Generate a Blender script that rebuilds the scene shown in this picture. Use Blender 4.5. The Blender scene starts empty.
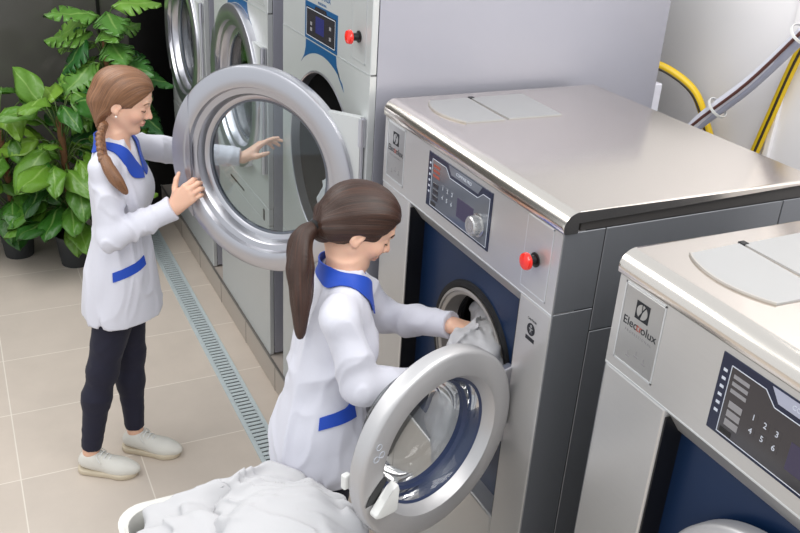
import bpy, bmesh, math, random, time
import numpy as np
from mathutils import Vector, Matrix, Euler
random.seed(7)
S = bpy.context.scene
COL = S.collection
PI = math.pi

# ------------------------------------------------------------------ materials
def new_mat(name):
    m = bpy.data.materials.new(name); m.use_nodes = True
    nt = m.node_tree; b = nt.nodes['Principled BSDF']
    return m, nt, b

def lin(c):
    return tuple((v/12.92 if v <= .04045 else ((v+.055)/1.055)**2.4) for v in c)

def mat(name, srgb, rough=.5, metal=0., var=.0, vscale=8., bump=0., bscale=60., coat=0., spec=None, stretch=None, sheen=0., sss=0.):
    m, nt, b = new_mat(name)
    c = lin(srgb)
    b.inputs['Base Color'].default_value = (*c, 1)
    b.inputs['Roughness'].default_value = rough
    b.inputs['Metallic'].default_value = metal
    if coat: b.inputs['Coat Weight'].default_value = coat; b.inputs['Coat Roughness'].default_value = .08
    if spec is not None: b.inputs['Specular IOR Level'].default_value = spec
    if sheen: b.inputs['Sheen Weight'].default_value = sheen
    if sss:
        b.inputs['Subsurface Weight'].default_value = sss
        b.inputs['Subsurface Radius'].default_value = (.012, .004, .002)
        b.inputs['Subsurface Scale'].default_value = 1.
    tc = nt.nodes.new('ShaderNodeTexCoord')
    mp = nt.nodes.new('ShaderNodeMapping'); nt.links.new(tc.outputs['Object'], mp.inputs['Vector'])
    if stretch: mp.inputs['Scale'].default_value = stretch
    if var:
        n = nt.nodes.new('ShaderNodeTexNoise'); n.inputs['Scale'].default_value = vscale; n.inputs['Detail'].default_value = 4
        nt.links.new(mp.outputs[0], n.inputs['Vector'])
        mx = nt.nodes.new('ShaderNodeMix'); mx.data_type = 'RGBA'
        mx.inputs[6].default_value = (*[v*(1-var) for v in c], 1); mx.inputs[7].default_value = (*[min(1, v*(1+var)) for v in c], 1)
        nt.links.new(n.outputs['Fac'], mx.inputs[0]); nt.links.new(mx.outputs[2], b.inputs['Base Color'])
        rr = nt.nodes.new('ShaderNodeMapRange'); rr.inputs[3].default_value = max(.02, rough*(1-var)); rr.inputs[4].default_value = min(1, rough*(1+var))
        nt.links.new(n.outputs['Fac'], rr.inputs[0]); nt.links.new(rr.outputs[0], b.inputs['Roughness'])
    if bump:
        n2 = nt.nodes.new('ShaderNodeTexNoise'); n2.inputs['Scale'].default_value = bscale; n2.inputs['Detail'].default_value = 3
        nt.links.new(mp.outputs[0], n2.inputs['Vector'])
        bp = nt.nodes.new('ShaderNodeBump'); bp.inputs['Strength'].default_value = bump; bp.inputs['Distance'].default_value = .004
        nt.links.new(n2.outputs['Fac'], bp.inputs['Height']); nt.links.new(bp.outputs[0], b.inputs['Normal'])
    return m

def mat_emit(name, srgb, strength, base=(.02, .02, .02)):
    m, nt, b = new_mat(name)
    b.inputs['Base Color'].default_value = (*base, 1); b.inputs['Roughness'].default_value = .2
    b.inputs['Emission Color'].default_value = (*lin(srgb), 1); b.inputs['Emission Strength'].default_value = strength
    return m

def mat_glass(name, tint, refl=1.0):
    m, nt, b = new_mat(name); nt.nodes.remove(b)
    out = nt.nodes['Material Output']
    t = nt.nodes.new('ShaderNodeBsdfTransparent'); t.inputs[0].default_value = (*tint, 1)
    g = nt.nodes.new('ShaderNodeBsdfGlossy'); g.inputs['Roughness'].default_value = .03
    lw = nt.nodes.new('ShaderNodeFresnel'); lw.inputs[0].default_value = 1.45
    mu = nt.nodes.new('ShaderNodeMath'); mu.operation = 'MULTIPLY'; mu.inputs[1].default_value = refl
    mx = nt.nodes.new('ShaderNodeMixShader')
    nt.links.new(lw.outputs[0], mu.inputs[0]); nt.links.new(mu.outputs[0], mx.inputs[0])
    nt.links.new(t.outputs[0], mx.inputs[1]); nt.links.new(g.outputs[0], mx.inputs[2]); nt.links.new(mx.outputs[0], out.inputs[0])
    return m

def mat_perforated(name, scale, metal=.9):
    """steel sheet with a staggered pattern of round holes, laid out in UV"""
    m, nt, b = new_mat(name)
    uv = nt.nodes.new('ShaderNodeUVMap'); uv.uv_map = 'UVMap'
    vo = nt.nodes.new('ShaderNodeTexVoronoi'); vo.inputs['Scale'].default_value = scale; vo.inputs['Randomness'].default_value = 0.
    mp = nt.nodes.new('ShaderNodeMapping'); mp.inputs['Rotation'].default_value = (0, 0, PI/4)
    nt.links.new(uv.outputs[0], mp.inputs['Vector']); nt.links.new(mp.outputs[0], vo.inputs['Vector'])
    lt = nt.nodes.new('ShaderNodeMath'); lt.operation = 'LESS_THAN'; lt.inputs[1].default_value = .25
    nt.links.new(vo.outputs['Distance'], lt.inputs[0])
    mx = nt.nodes.new('ShaderNodeMix'); mx.data_type = 'RGBA'
    mx.inputs[6].default_value = (.88, .88, .86, 1); mx.inputs[7].default_value = (.02, .02, .02, 1)
    nt.links.new(lt.outputs[0], mx.inputs[0]); nt.links.new(mx.outputs[2], b.inputs['Base Color'])
    b.inputs['Metallic'].default_value = metal; b.inputs['Roughness'].default_value = .38
    return m

def mat_steel(name, srgb, rough, direction=(1, 60, 60), amount=.25, metal=1., lines=.06, coat=0.):
    """brushed steel: fine grain stretched along one axis"""
    m, nt, b = new_mat(name); c = lin(srgb)
    b.inputs['Metallic'].default_value = metal
    if coat: b.inputs['Coat Weight'].default_value = coat
    tc = nt.nodes.new('ShaderNodeTexCoord'); mp = nt.nodes.new('ShaderNodeMapping'); mp.inputs['Scale'].default_value = direction
    n = nt.nodes.new('ShaderNodeTexNoise'); n.inputs['Scale'].default_value = 9; n.inputs['Detail'].default_value = 5
    nt.links.new(tc.outputs['Object'], mp.inputs['Vector']); nt.links.new(mp.outputs[0], n.inputs['Vector'])
    mx = nt.nodes.new('ShaderNodeMix'); mx.data_type = 'RGBA'
    mx.inputs[6].default_value = (*[v*(1-lines) for v in c], 1); mx.inputs[7].default_value = (*[min(1, v*(1+lines)) for v in c], 1)
    nt.links.new(n.outputs['Fac'], mx.inputs[0]); nt.links.new(mx.outputs[2], b.inputs['Base Color'])
    rr = nt.nodes.new('ShaderNodeMapRange'); rr.inputs[3].default_value = rough*(1-amount); rr.inputs[4].default_value = rough*(1+amount)
    nt.links.new(n.outputs['Fac'], rr.inputs[0]); nt.links.new(rr.outputs[0], b.inputs['Roughness'])
    return m

# ------------------------------------------------------------------ scene objects
def world_loc(o):
    p = Vector((0, 0, 0))
    while o is not None:
        p += o.location; o = o.parent
    return p

def link(name, me, m=None, parent=None, loc=None):
    o = bpy.data.objects.new(name, me); COL.objects.link(o)
    if m is not None:
        for x in (m if isinstance(m, (list, tuple)) else [m]): me.materials.append(x)
    if parent is not None:
        me.transform(Matrix.Translation(-world_loc(parent))); o.parent = parent
    elif loc is not None:
        me.transform(Matrix.Translation(-Vector(loc))); o.location = loc
    return o

def obj(name, bm, m=None, parent=None, loc=None, smooth=None):
    """link a bmesh built in room coordinates as ONE mesh object"""
    bmesh.ops.recalc_face_normals(bm, faces=bm.faces[:])
    me = bpy.data.meshes.new(name); bm.to_mesh(me); bm.free()
    o = link(name, me, m, parent, loc)
    if smooth is not None:
        for p in me.polygons: p.use_smooth = True
        if smooth < 180:
            me.set_sharp_from_angle(angle=math.radians(smooth))
    return o

def tag(o, label=None, cat=None, group=None, kind=None):
    if label: o['label'] = label
    if cat: o['category'] = cat
    if group: o['group'] = group
    if kind: o['kind'] = kind
    return o

def thing(name, label, cat, loc, group=None):
    o = bpy.data.objects.new(name, None); COL.objects.link(o); o.location = loc
    o.empty_display_size = .1
    return tag(o, label, cat, group)

def copy_tree(o, parent=None):
    c = o.copy(); COL.objects.link(c)
    if parent is not None: c.parent = parent
    for ch in list(o.children): copy_tree(ch, c)
    return c

# ------------------------------------------------------------------ bmesh shapes
def bx(bm, x0, x1, y0, y1, z0, z1, bev=0., seg=2):
    r = bmesh.ops.create_cube(bm, size=1.)
    vs = r['verts']
    for v in vs:
        v.co = Vector((x0+(v.co.x+.5)*(x1-x0), y0+(v.co.y+.5)*(y1-y0), z0+(v.co.z+.5)*(z1-z0)))
    if bev:
        es = list({e for v in vs for e in v.link_edges})
        bmesh.ops.bevel(bm, geom=es, offset=bev, segments=seg, profile=.5, affect='EDGES')
    return bm

def box(x0, x1, y0, y1, z0, z1, bev=0., seg=2):
    return bx(bmesh.new(), x0, x1, y0, y1, z0, z1, bev, seg)

def lathe(bm, prof, M, n=64, close=False, uv=None):
    """revolve (radius, height) pairs around local z, placed by matrix M"""
    rings = []
    for r, h in prof:
        rings.append([bm.verts.new(M @ Vector((r*math.cos(2*PI*k/n), r*math.sin(2*PI*k/n), h))) for k in range(n)] if r > 1e-6
                     else [bm.verts.new(M @ Vector((0, 0, h)))])
    lay = bm.loops.layers.uv.verify() if uv else None
    pairs = list(range(len(prof)-1)) + ([len(prof)-1] if close else [])
    for i in pairs:
        a, b = rings[i], rings[(i+1) % len(prof)]
        for k in range(n):
            k2 = (k+1) % n
            try:
                if len(a) == 1 and len(b) == 1: continue
                if len(a) == 1: f = bm.faces.new((a[0], b[k], b[k2]))
                elif len(b) == 1: f = bm.faces.new((a[k], b[0], a[k2]))
                else:
                    f = bm.faces.new((a[k], b[k], b[k2], a[k2]))
                    if uv:
                        R = uv
                        for lp, (kk, pt) in zip(f.loops, ((k, prof[i]), (k, prof[(i+1) % len(prof)]), (k+1, prof[(i+1) % len(prof)]), (k+1, prof[i]))):
                            lp[lay].uv = (kk/n*2*PI*R, pt[1])
            except ValueError: pass
    return bm

def frame(axis, origin, up=(0, 0, 1)):
    """matrix whose local z is the axis"""
    z = Vector(axis).normalized(); u = Vector(up)
    if abs(z.dot(u)) > .99: u = Vector((1, 0, 0))
    x = u.cross(z).normalized(); y = z.cross(x)
    M = Matrix((x, y, z)).transposed().to_4x4(); M.translation = Vector(origin)
    return M

def cyl(bm, p, q, r, r2=None, n=20):
    p, q = Vector(p), Vector(q); h = (q-p).length
    return lathe(bm, [(0, 0), (r, 0), (r if r2 is None else r2, h), (0, h)], frame(q-p, p), n)

def smooth_path(pts, n=6):
    pts = [Vector(p) for p in pts]; out = []
    for i in range(len(pts)-1):
        p0 = pts[max(0, i-1)]; p1 = pts[i]; p2 = pts[i+1]; p3 = pts[min(len(pts)-1, i+2)]
        for k in range(n):
            t = k/n
            out.append(.5*((2*p1)+(p2-p0)*t+(2*p0-5*p1+4*p2-p3)*t*t+(3*p1-p0-3*p2+p3)*t**3))
    out.append(pts[-1]); return out

def tube(bm, pts, r, n=10, caps=True):
    pts = [Vector(p) for p in pts]; rings = []
    rs = r if isinstance(r, (list, tuple)) else [r]*len(pts)
    ref = Vector((0, 0, 1))
    t0 = (pts[1]-pts[0]).normalized()
    if abs(t0.dot(ref)) > .9: ref = Vector((1, 0, 0))
    x = ref.cross(t0).normalized()
    for i, p in enumerate(pts):
        t = (pts[min(i+1, len(pts)-1)]-pts[max(i-1, 0)]).normalized()
        x = (x-t*x.dot(t)).normalized(); y = t.cross(x)
        rings.append([bm.verts.new(p+rs[i]*(x*math.cos(2*PI*k/n)+y*math.sin(2*PI*k/n))) for k in range(n)])
    for a, b in zip(rings, rings[1:]):
        for k in range(n): bm.faces.new((a[k], a[(k+1) % n], b[(k+1) % n], b[k]))
    if caps:
        bm.faces.new(rings[0][::-1]); bm.faces.new(rings[-1])
    return bm

def prism(bm, poly, place, th):
    """extrude a 2D outline; place(u, v, w) gives the room point"""
    a = [bm.verts.new(place(u, v, 0)) for u, v in poly]; b = [bm.verts.new(place(u, v, th)) for u, v in poly]
    bm.faces.new(a); bm.faces.new(b[::-1])
    for k in range(len(poly)):
        k2 = (k+1) % len(poly); bm.faces.new((a[k], b[k], b[k2], a[k2]))
    return bm

def plate_hole(bm, x0, x1, y0, y1, z0, z1, cy, cz, r, n=72):
    """upright plate facing -x with a round hole through it"""
    angs = sorted([2*PI*k/n for k in range(n)] + [math.atan2(zz-cz, yy-cy) % (2*PI) for yy in (y0, y1) for zz in (z0, z1)])
    def rim(a):
        c, s = math.cos(a), math.sin(a); t = 1e9
        if c > 1e-9: t = min(t, (y1-cy)/c)
        if c < -1e-9: t = min(t, (y0-cy)/c)
        if s > 1e-9: t = min(t, (z1-cz)/s)
        if s < -1e-9: t = min(t, (z0-cz)/s)
        return cy+c*t, cz+s*t
    L = []
    for a in angs:
        oy, oz = rim(a); iy, iz = cy+r*math.cos(a), cz+r*math.sin(a)
        L.append([bm.verts.new((x, y, z)) for x, y, z in ((x0, oy, oz), (x0, iy, iz), (x1, iy, iz), (x1, oy, oz))])
    for k in range(len(L)):
        a, b = L[k], L[(k+1) % len(L)]
        for i in range(4):
            j = (i+1) % 4; bm.faces.new((a[i], b[i], b[j], a[j]))
    return bm

def text_bm(body, size, place, th=.0006, align='CENTER'):
    """raised lettering; place(u, v, w) maps the flat letters onto a surface"""
    cu = bpy.data.curves.new('letters', 'FONT'); cu.body = body; cu.size = size; cu.align_x = align; cu.align_y = 'CENTER'
    cu.resolution_u = 3
    o = bpy.data.objects.new('letters', cu); COL.objects.link(o)
    me = bpy.data.meshes.new_from_object(o.evaluated_get(bpy.context.evaluated_depsgraph_get()))
    bm = bmesh.new(); bm.from_mesh(me)
    bpy.data.objects.remove(o); bpy.data.curves.remove(cu); bpy.data.meshes.remove(me)
    r = bmesh.ops.extrude_face_region(bm, geom=bm.faces[:])
    up = {g for g in r['geom'] if isinstance(g, bmesh.types.BMVert)}
    for v in bm.verts: v.co = Vector(place(v.co.x, v.co.y, th if v in up else 0))
    return bm

def merge(bm, other):
    me = bpy.data.meshes.new('tmp'); other.to_mesh(me); other.free(); bm.from_mesh(me); bpy.data.meshes.remove(me); return bm

# ------------------------------------------------------------------ organic shapes: blended volumes turned into one skin
rng = np.random.RandomState(3)
_T = rng.rand(32, 32, 32)
def noise3(P, f):
    q = P*f; i = np.floor(q).astype(int); t = q-i; t = t*t*(3-2*t); i %= 32; j = (i+1) % 32
    x0, y0, z0 = i.T; x1, y1, z1 = j.T; a, b, c = t.T
    def L(u, v, w): return u+(v-u)*w
    return L(L(L(_T[x0, y0, z0], _T[x1, y0, z0], a), L(_T[x0, y1, z0], _T[x1, y1, z0], a), b),
             L(L(_T[x0, y0, z1], _T[x1, y0, z1], a), L(_T[x0, y1, z1], _T[x1, y1, z1], a), b), c)-.5

class Vol:
    """ordered list of rounded volumes: add, cut, clip, displace"""
    def __init__(s): s.ops = []; s.pts = []
    def cap(s, a, b, ra, rb=None, k=.02, clip=None, op='+'):
        a = np.array(a, float); b = np.array(b, float); rb = ra if rb is None else rb
        ab = b-a; L2 = max(1e-12, ab@ab)
        def f(P):
            h = np.clip((P-a)@ab/L2, 0, 1)
            d = np.linalg.norm(P-a-h[:, None]*ab, axis=1)-(ra+(rb-ra)*h)
            if clip is not None:
                for p, n in clip: d = np.maximum(d, (P-np.array(p))@np.array(n))
            return d
        s.ops.append((op, f, k))
        if op == '+':
            for c, r in ((a, ra), (b, rb)): s.pts += [c-r, c+r]
        return s
    def chain(s, pts, rs, k=.02, **kw):
        for i in range(len(pts)-1): s.cap(pts[i], pts[i+1], rs[i], rs[i+1], k, **kw)
        return s
    def ell(s, c, r, R=None, k=.02, op='+'):
        c = np.array(c, float); r = np.array(r, float); R = np.eye(3) if R is None else np.array(R)
        def f(P):
            q = (P-c)@R
            k0 = np.linalg.norm(q/r, axis=1); k1 = np.linalg.norm(q/(r*r), axis=1)
            return np.where(k1 > 1e-9, k0*(k0-1)/np.maximum(k1, 1e-9), -r.min())
        s.ops.append((op, f, k))
        if op == '+':
            m = r.max(); s.pts += [c-m, c+m]
        return s
    def rbox(s, c, h, rad, R=None, k=.01, op='+'):
        c = np.array(c, float); h = np.array(h, float)-rad; R = np.eye(3) if R is None else np.array(R)
        def f(P):
            q = np.abs((P-c)@R)-h
            return np.linalg.norm(np.maximum(q, 0), axis=1)+np.minimum(q.max(axis=1), 0)-rad
        s.ops.append((op, f, k))
        if op == '+':
            m = np.linalg.norm(h)+rad; s.pts += [c-m, c+m]
        return s
    def plane(s, p, n, k=.0):
        """keep the side the normal points away from"""
        p = np.array(p, float); n = np.array(n, float); n /= np.linalg.norm(n)
        s.ops.append(('^', lambda P: (P-p)@n, k)); return s
    def disp(s, f): s.ops.append(('d', f, 0)); return s
    def field(s, P):
        d = np.full(len(P), 10.)
        for op, f, k in s.ops:
            if op == 'd': d = d+f(P, d); continue
            e = f(P)
            if op == '+':
                if k > 0:
                    h = np.maximum(k-np.abs(d-e), 0)/k; d = np.minimum(d, e)-h*h*k*.25
                else: d = np.minimum(d, e)
            else:
                if op == '-': e = -e
                if k > 0:
                    h = np.maximum(k-np.abs(d-e), 0)/k; d = np.maximum(d, e)+h*h*k*.25
                else: d = np.maximum(d, e)
        return d
    def skin(s, h, smooth=2, B=12):
        """surface nets over the blocks the surface passes through"""
        P = np.array(s.pts); lo = P.min(0)-3*h; hi = P.max(0)+3*h
        nb = np.ceil((hi-lo)/(B*h)).astype(int)
        g = np.stack(np.meshgrid(*[np.arange(n) for n in nb], indexing='ij'), -1).reshape(-1, 3)
        d = s.field(lo+(g+.5)*B*h)
        g = g[np.abs(d) < B*h*.95+.03]
        loc = np.stack(np.meshgrid(*[np.arange(B+1)]*3, indexing='ij'), -1).reshape(-1, 3)
        N = (nb*B+4); keyf = lambda c: (c[:, 0]*N[1]+c[:, 1])*N[2]+c[:, 2]
        CK, CP, EQ = [], [], []
        corner = np.array([(i, j, k) for i in (0, 1) for j in (0, 1) for k in (0, 1)])
        for i0 in range(0, len(g), 24):
            gb = g[i0:i0+24]; nB = len(gb)
            pts = (lo+(gb[:, None, :]*B+loc[None])*h).reshape(-1, 3)
            D = s.field(pts).reshape(nB, B+1, B+1, B+1)
            c8 = np.stack([D[:, i:i+B, j:j+B, k:k+B] for i, j, k in corner], -1)
            act = (c8.min(-1) < 0) & (c8.max(-1) >= 0)
            w = np.argwhere(act)
            if not len(w): continue
            cell = gb[w[:, 0]]*B+w[:, 1:]
            v = c8[act]
            acc = np.zeros((len(v), 3)); cnt = np.zeros(len(v))
            for a in range(8):
                for b in range(a+1, 8):
                    if np.abs(corner[a]-corner[b]).sum() != 1: continue
                    x = (v[:, a] < 0) != (v[:, b] < 0)
                    t = np.where(x, v[:, a]/np.where(x, v[:, a]-v[:, b], 1), 0)
                    acc += np.where(x[:, None], corner[a]+t[:, None]*(corner[b]-corner[a]), 0); cnt += x
            CK.append(cell); CP.append(lo+(cell+acc/cnt[:, None])*h)
            for ax in range(3):
                o = [0, 0, 0]; o[ax] = 1
                b = D[:, o[0]:o[0]+B, o[1]:o[1]+B, o[2]:o[2]+B]; a = D[:, :B, :B, :B]
                for sg in (0, 1):
                    e = np.argwhere((a < 0) & (b >= 0) if sg == 0 else (a >= 0) & (b < 0))
                    if len(e): EQ.append((ax, sg, gb[e[:, 0]]*B+e[:, 1:]))
        C = np.concatenate(CK); V = np.concatenate(CP); K = keyf(C); od = np.argsort(K); K = K[od]; V = V[od]
        F = []
        for ax, sg, c in EQ:
            u = np.zeros(3, int); w = np.zeros(3, int); u[(ax+1) % 3] = 1; w[(ax+2) % 3] = 1
            q = [c, c-u, c-u-w, c-w]
            if sg == 1: q = q[::-1]
            kk = [keyf(x) for x in q]; idx = [np.searchsorted(K, x) for x in kk]
            ok = np.ones(len(c), bool)
            for x, i in zip(kk, idx): ok &= (i < len(K)) & (K[np.minimum(i, len(K)-1)] == x)
            F.append(np.stack(idx, 1)[ok])
        F = np.concatenate(F)
        for _ in range(smooth):
            A = np.zeros_like(V); n = np.zeros(len(V))
            for i in range(4):
                np.add.at(A, F[:, i], V[F[:, (i+1) % 4]]); np.add.at(n, F[:, i], 1)
            V = .5*V+.5*A/np.maximum(n, 1)[:, None]
        return V, F

def vol_mesh(name, V, F, parts=None):
    me = bpy.data.meshes.new(name)
    me.vertices.add(len(V)); me.vertices.foreach_set('co', V.astype(np.float32).ravel())
    me.loops.add(F.size); me.loops.foreach_set('vertex_index', F.astype(np.int32).ravel())
    me.polygons.add(len(F)); me.polygons.foreach_set('loop_start', (np.arange(len(F))*4).astype(np.int32))
    me.polygons.foreach_set('loop_total', np.full(len(F), 4, np.int32))
    me.polygons.foreach_set('use_smooth', np.ones(len(F), bool))
    me.update(calc_edges=True); me.validate()
    return me

def vol_obj(name, vol, h, m, parent=None, loc=None, smooth=2, attr=None):
    V, F = vol.skin(h, smooth)
    me = vol_mesh(name, V, F)
    if attr:
        for an, fn in attr.items():
            a = me.attributes.new(an, 'FLOAT_VECTOR', 'POINT'); a.data.foreach_set('vector', fn(V).astype(np.float32).ravel())
    return link(name, me, m, parent, loc)

# ------------------------------------------------------------------ palette
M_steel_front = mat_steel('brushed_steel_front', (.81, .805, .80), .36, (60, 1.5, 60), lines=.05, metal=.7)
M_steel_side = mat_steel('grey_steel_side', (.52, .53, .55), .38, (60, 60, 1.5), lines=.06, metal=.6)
M_steel_top = mat_steel('polished_steel_top', (.92, .89, .855), .17, (2, 60, 60), lines=.03, metal=1.)
M_dryer_front = mat_steel('pale_grey_steel', (.80, .81, .81), .42, (60, 1.5, 60), lines=.03, metal=.45)
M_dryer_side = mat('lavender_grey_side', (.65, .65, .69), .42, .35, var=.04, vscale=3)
M_ring = mat('door_ring_steel', (.76, .76, .785), .30, .95)
M_wring = mat_steel('washer_ring_steel', (.77, .765, .77), .40, (40, 40, 2), lines=.04, metal=.6)
M_dark = mat('dark_gap', (.10, .10, .11), .6)
M_black = mat('black_plastic', (.07, .07, .08), .35)
M_rubber = mat('black_rubber', (.06, .06, .07), .55)
M_navy = mat('navy_front_panel', (.07, .17, .31), .32, .25, var=.06, vscale=4)
M_bluering = mat('blue_gasket', (.16, .21, .34), .35)
M_inner_ring = mat('pale_inner_ring', (.70, .68, .66), .4, .5)
M_decal = mat('blue_decal', (.07, .31, .50), .35)
M_panel = mat('dark_display', (.15, .14, .17), .12, coat=.6)
M_panel2 = mat('reflection_and_seal_grey', (.34, .36, .40), .10, coat=.5)  # paler display tone paints in a reflection; plain grey on the dryer glass seal
M_bluepanel = mat('display_blue_border', (.07, .11, .22), .2)
M_line = mat('pale_print', (.80, .82, .86), .4)
M_red = mat('red_button', (.93, .16, .11), .25, coat=.5)
M_plate = mat('steel_badge', (.71, .71, .71), .28, .7)
M_ink = mat('black_print', (.08, .09, .12), .5)
M_inkred = mat('red_print', (.62, .30, .24), .5)
M_inkgrey = mat('grey_print', (.56, .55, .56), .5)
M_white_pl = mat('white_plastic', (.90, .90, .89), .35)
M_lid = mat('grey_lid', (.62, .62, .62), .35, .2)
M_seam = mat('seam_highlight', (.86, .87, .88), .3, .6)
M_glass = mat_glass('door_glass', (.90, .94, .95), .9)
M_bowl = mat_glass('bowl_glass', (.93, .95, .95), .8)
M_screen = mat_emit('screen_blue', (.12, .16, .62), .35)
M_screen2 = mat_emit('screen_violet', (.30, .24, .46), .3)
M_chrome = mat('knob_metal', (.80, .80, .80), .25, .9)
M_perf_d = mat_perforated('perforated_drum', 50, .1)
M_yellow = mat('yellow_hose', (.86, .72, .08), .4)
M_hosestripe = mat('dark_hose_stripe', (.22, .18, .12), .5)
M_conduit = mat('white_conduit', (.84, .84, .88), .45)
M_conduit_g = mat('grey_conduit', (.66, .67, .74), .45)
M_cable = mat('brown_cable', (.36, .22, .20), .5)

# ------------------------------------------------------------------ setting
def floor_mat():
    m, nt, b = new_mat('beige_floor_tiles')
    tc = nt.nodes.new('ShaderNodeTexCoord'); mp = nt.nodes.new('ShaderNodeMapping'); mp.inputs['Location'].default_value = (.02, .155, 0)
    br = nt.nodes.new('ShaderNodeTexBrick'); br.offset = 0; br.squash = 1
    br.inputs['Scale'].default_value = 1; br.inputs['Brick Width'].default_value = .485; br.inputs['Row Height'].default_value = .49
    br.inputs['Mortar Size'].default_value = .0028; br.inputs['Mortar Smooth'].default_value = .2; br.inputs['Bias'].default_value = 0
    a = lin((.815, .765, .715)); c = lin((.79, .745, .70)); mo = lin((.90, .865, .82))
    br.inputs['Color1'].default_value = (*a, 1); br.inputs['Color2'].default_value = (*c, 1); br.inputs['Mortar'].default_value = (*mo, 1)
    nt.links.new(tc.outputs['Object'], mp.inputs[0]); nt.links.new(mp.outputs[0], br.inputs[0])
    n = nt.nodes.new('ShaderNodeTexNoise'); n.inputs['Scale'].default_value = 3.2; n.inputs['Detail'].default_value = 8; n.inputs['Roughness'].default_value = .65
    nt.links.new(tc.outputs['Object'], n.inputs['Vector'])
    rm = nt.nodes.new('ShaderNodeMapRange'); rm.inputs[3].default_value = .86; rm.inputs[4].default_value = 1.12; nt.links.new(n.outputs['Fac'], rm.inputs[0])
    mx = nt.nodes.new('ShaderNodeMix'); mx.data_type = 'RGBA'; mx.blend_type = 'MULTIPLY'; mx.inputs[0].default_value = 1
    nt.links.new(br.outputs['Color'], mx.inputs[6]); nt.links.new(rm.outputs[0], mx.inputs[7]); nt.links.new(mx.outputs[2], b.inputs['Base Color'])
    b.inputs['Roughness'].default_value = .42
    bp = nt.nodes.new('ShaderNodeBump'); bp.inputs['Strength'].default_value = .25; bp.inputs['Distance'].default_value = .002; bp.invert = True
    nt.links.new(br.outputs['Fac'], bp.inputs['Height']); nt.links.new(bp.outputs[0], b.inputs['Normal'])
    return m
M_floor = floor_mat()
M_wall_white = mat('white_wall_paint', (.92, .91, .915), .6, var=.02, vscale=2)
M_wall_dark = mat('dark_glass_wall', (.31, .305, .285), .14, 0, var=.12, vscale=2)
M_wall_black = mat('black_wall_panel', (.035, .03, .03), .3)
M_plinth = mat('beige_plinth_tile', (.70, .66, .62), .45, var=.05, vscale=5)
M_plinth_trim = mat('plinth_edge_trim', (.52, .50, .48), .4, .5)

def struct(name, bm, m): return tag(obj(name, bm, m), kind='structure')
struct('floor', box(-3.2, 2.62, -2.4, 6.1, -.1, 0), M_floor)
struct('wall_right', box(2.62, 2.72, -2.4, 6.2, -.1, 3.3), M_wall_white)
struct('wall_back', box(-3.2, 1.02, 6.1, 6.2, -.1, 3.3), M_wall_dark)
struct('wall_back.001', box(1.02, 2.62, 6.08, 6.2, -.1, 3.3), M_wall_black)
struct('trim_1', box(.83, .85, 6.085, 6.1, 0, 3.3, .003), M_wall_black)
struct('trim_2', box(-.72, -.70, 6.085, 6.1, 0, 3.3, .003), M_wall_black)
pl = box(1.166, 2.62, -2.4, 6.08, 0, .148, .004)
struct('trim_3', pl, M_plinth)
b = bmesh.new()
bx(b, 1.160, 1.172, -2.4, 6.08, .143, .152, .002)
struct('trim_4', b, M_plinth_trim)
# tile joints across the plinth face
b = bmesh.new()
for k in range(14): bx(b, 1.1645, 1.167, -.35+.485*k, -.348+.485*k, .0, .143)
struct('trim_5', b, M_plinth_trim)

# drain along the plinth
dr = thing('floor_drain', 'long galvanised slotted drain grating let into the tiled floor', 'drain', (.99, 3, 0))
M_galv = mat('galvanised_steel', (.80, .84, .85), .42, .25, var=.12, vscale=40)
b = bmesh.new()
for x0, x1 in ((.935, .947), (1.033, 1.045)): bx(b, x0, x1, -1.5, 6.05, 0, .006, .001, 1)
obj('frame', b, M_galv, dr)
b = bmesh.new()
for x0, x1 in ((.947, .956), (1.024, 1.033)): bx(b, x0, x1, -1.5, 6.05, .0, .0045)
y = 1.9
while y < 6.04:
    bx(b, .955, 1.025, y, y+.0195, .001, .0045); y += .029
obj('grating', b, M_galv, dr)
obj('channel', box(.947, 1.033, 1.9, 6.05, .0002, .001), M_dark, dr)

# ------------------------------------------------------------------ badge with emblem and lettering
FX = lambda x: (lambda u, v, w: None)
def face_at(x, yc, zc):
    """flat lettering on a machine front that looks along -x"""
    return lambda u, v, w: (x-w, yc-u, zc+v)

def emblem(name, x, yc, zc, s, m, parent, mi):
    o = obj(name, prism(bmesh.new(), [(-s, -s), (s, -s), (s, s), (-s, s)], face_at(x, yc, zc), .0008), m, parent)
    P = face_at(x-.0008, yc, zc); b = bmesh.new(); r = s*.80
    # two rounded blades either side of a slim upright bar
    def arc(a0, a1, n=14): return [(r*math.cos(math.radians(a0+(a1-a0)*k/n)), r*math.sin(math.radians(a0+(a1-a0)*k/n))) for k in range(n+1)]
    prism(b, arc(100, 236)+[(-r*.10, -r*.05)], P, .0006)
    prism(b, arc(262, 412)+[(r*.12, r*.02)], P, .0006)
    prism(b, arc(64, 88)+[(r*.04, r*.30)], P, .0006)
    obj('emblem_mark', b, mi, o)
    return o

def seg_frame(bm, x, y0, y1, z0, z1, w=.003, th=.0015):
    for a in ((y0, y1, z0, z0+w), (y0, y1, z1-w, z1), (y0, y0+w, z0, z1), (y1-w, y1, z0, z1)):
        bx(bm, x-th, x, *a)
    return bm

def shell(bm, x0, x1, y0, y1, z0, z1):
    bx(bm, x0, x1, y0, y1, z0, z1)
    f = [f for f in bm.faces if all(abs(v.co.x-x0) < 1e-6 for v in f.verts)]
    bmesh.ops.delete(bm, geom=f, context='FACES'); return bm

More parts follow.
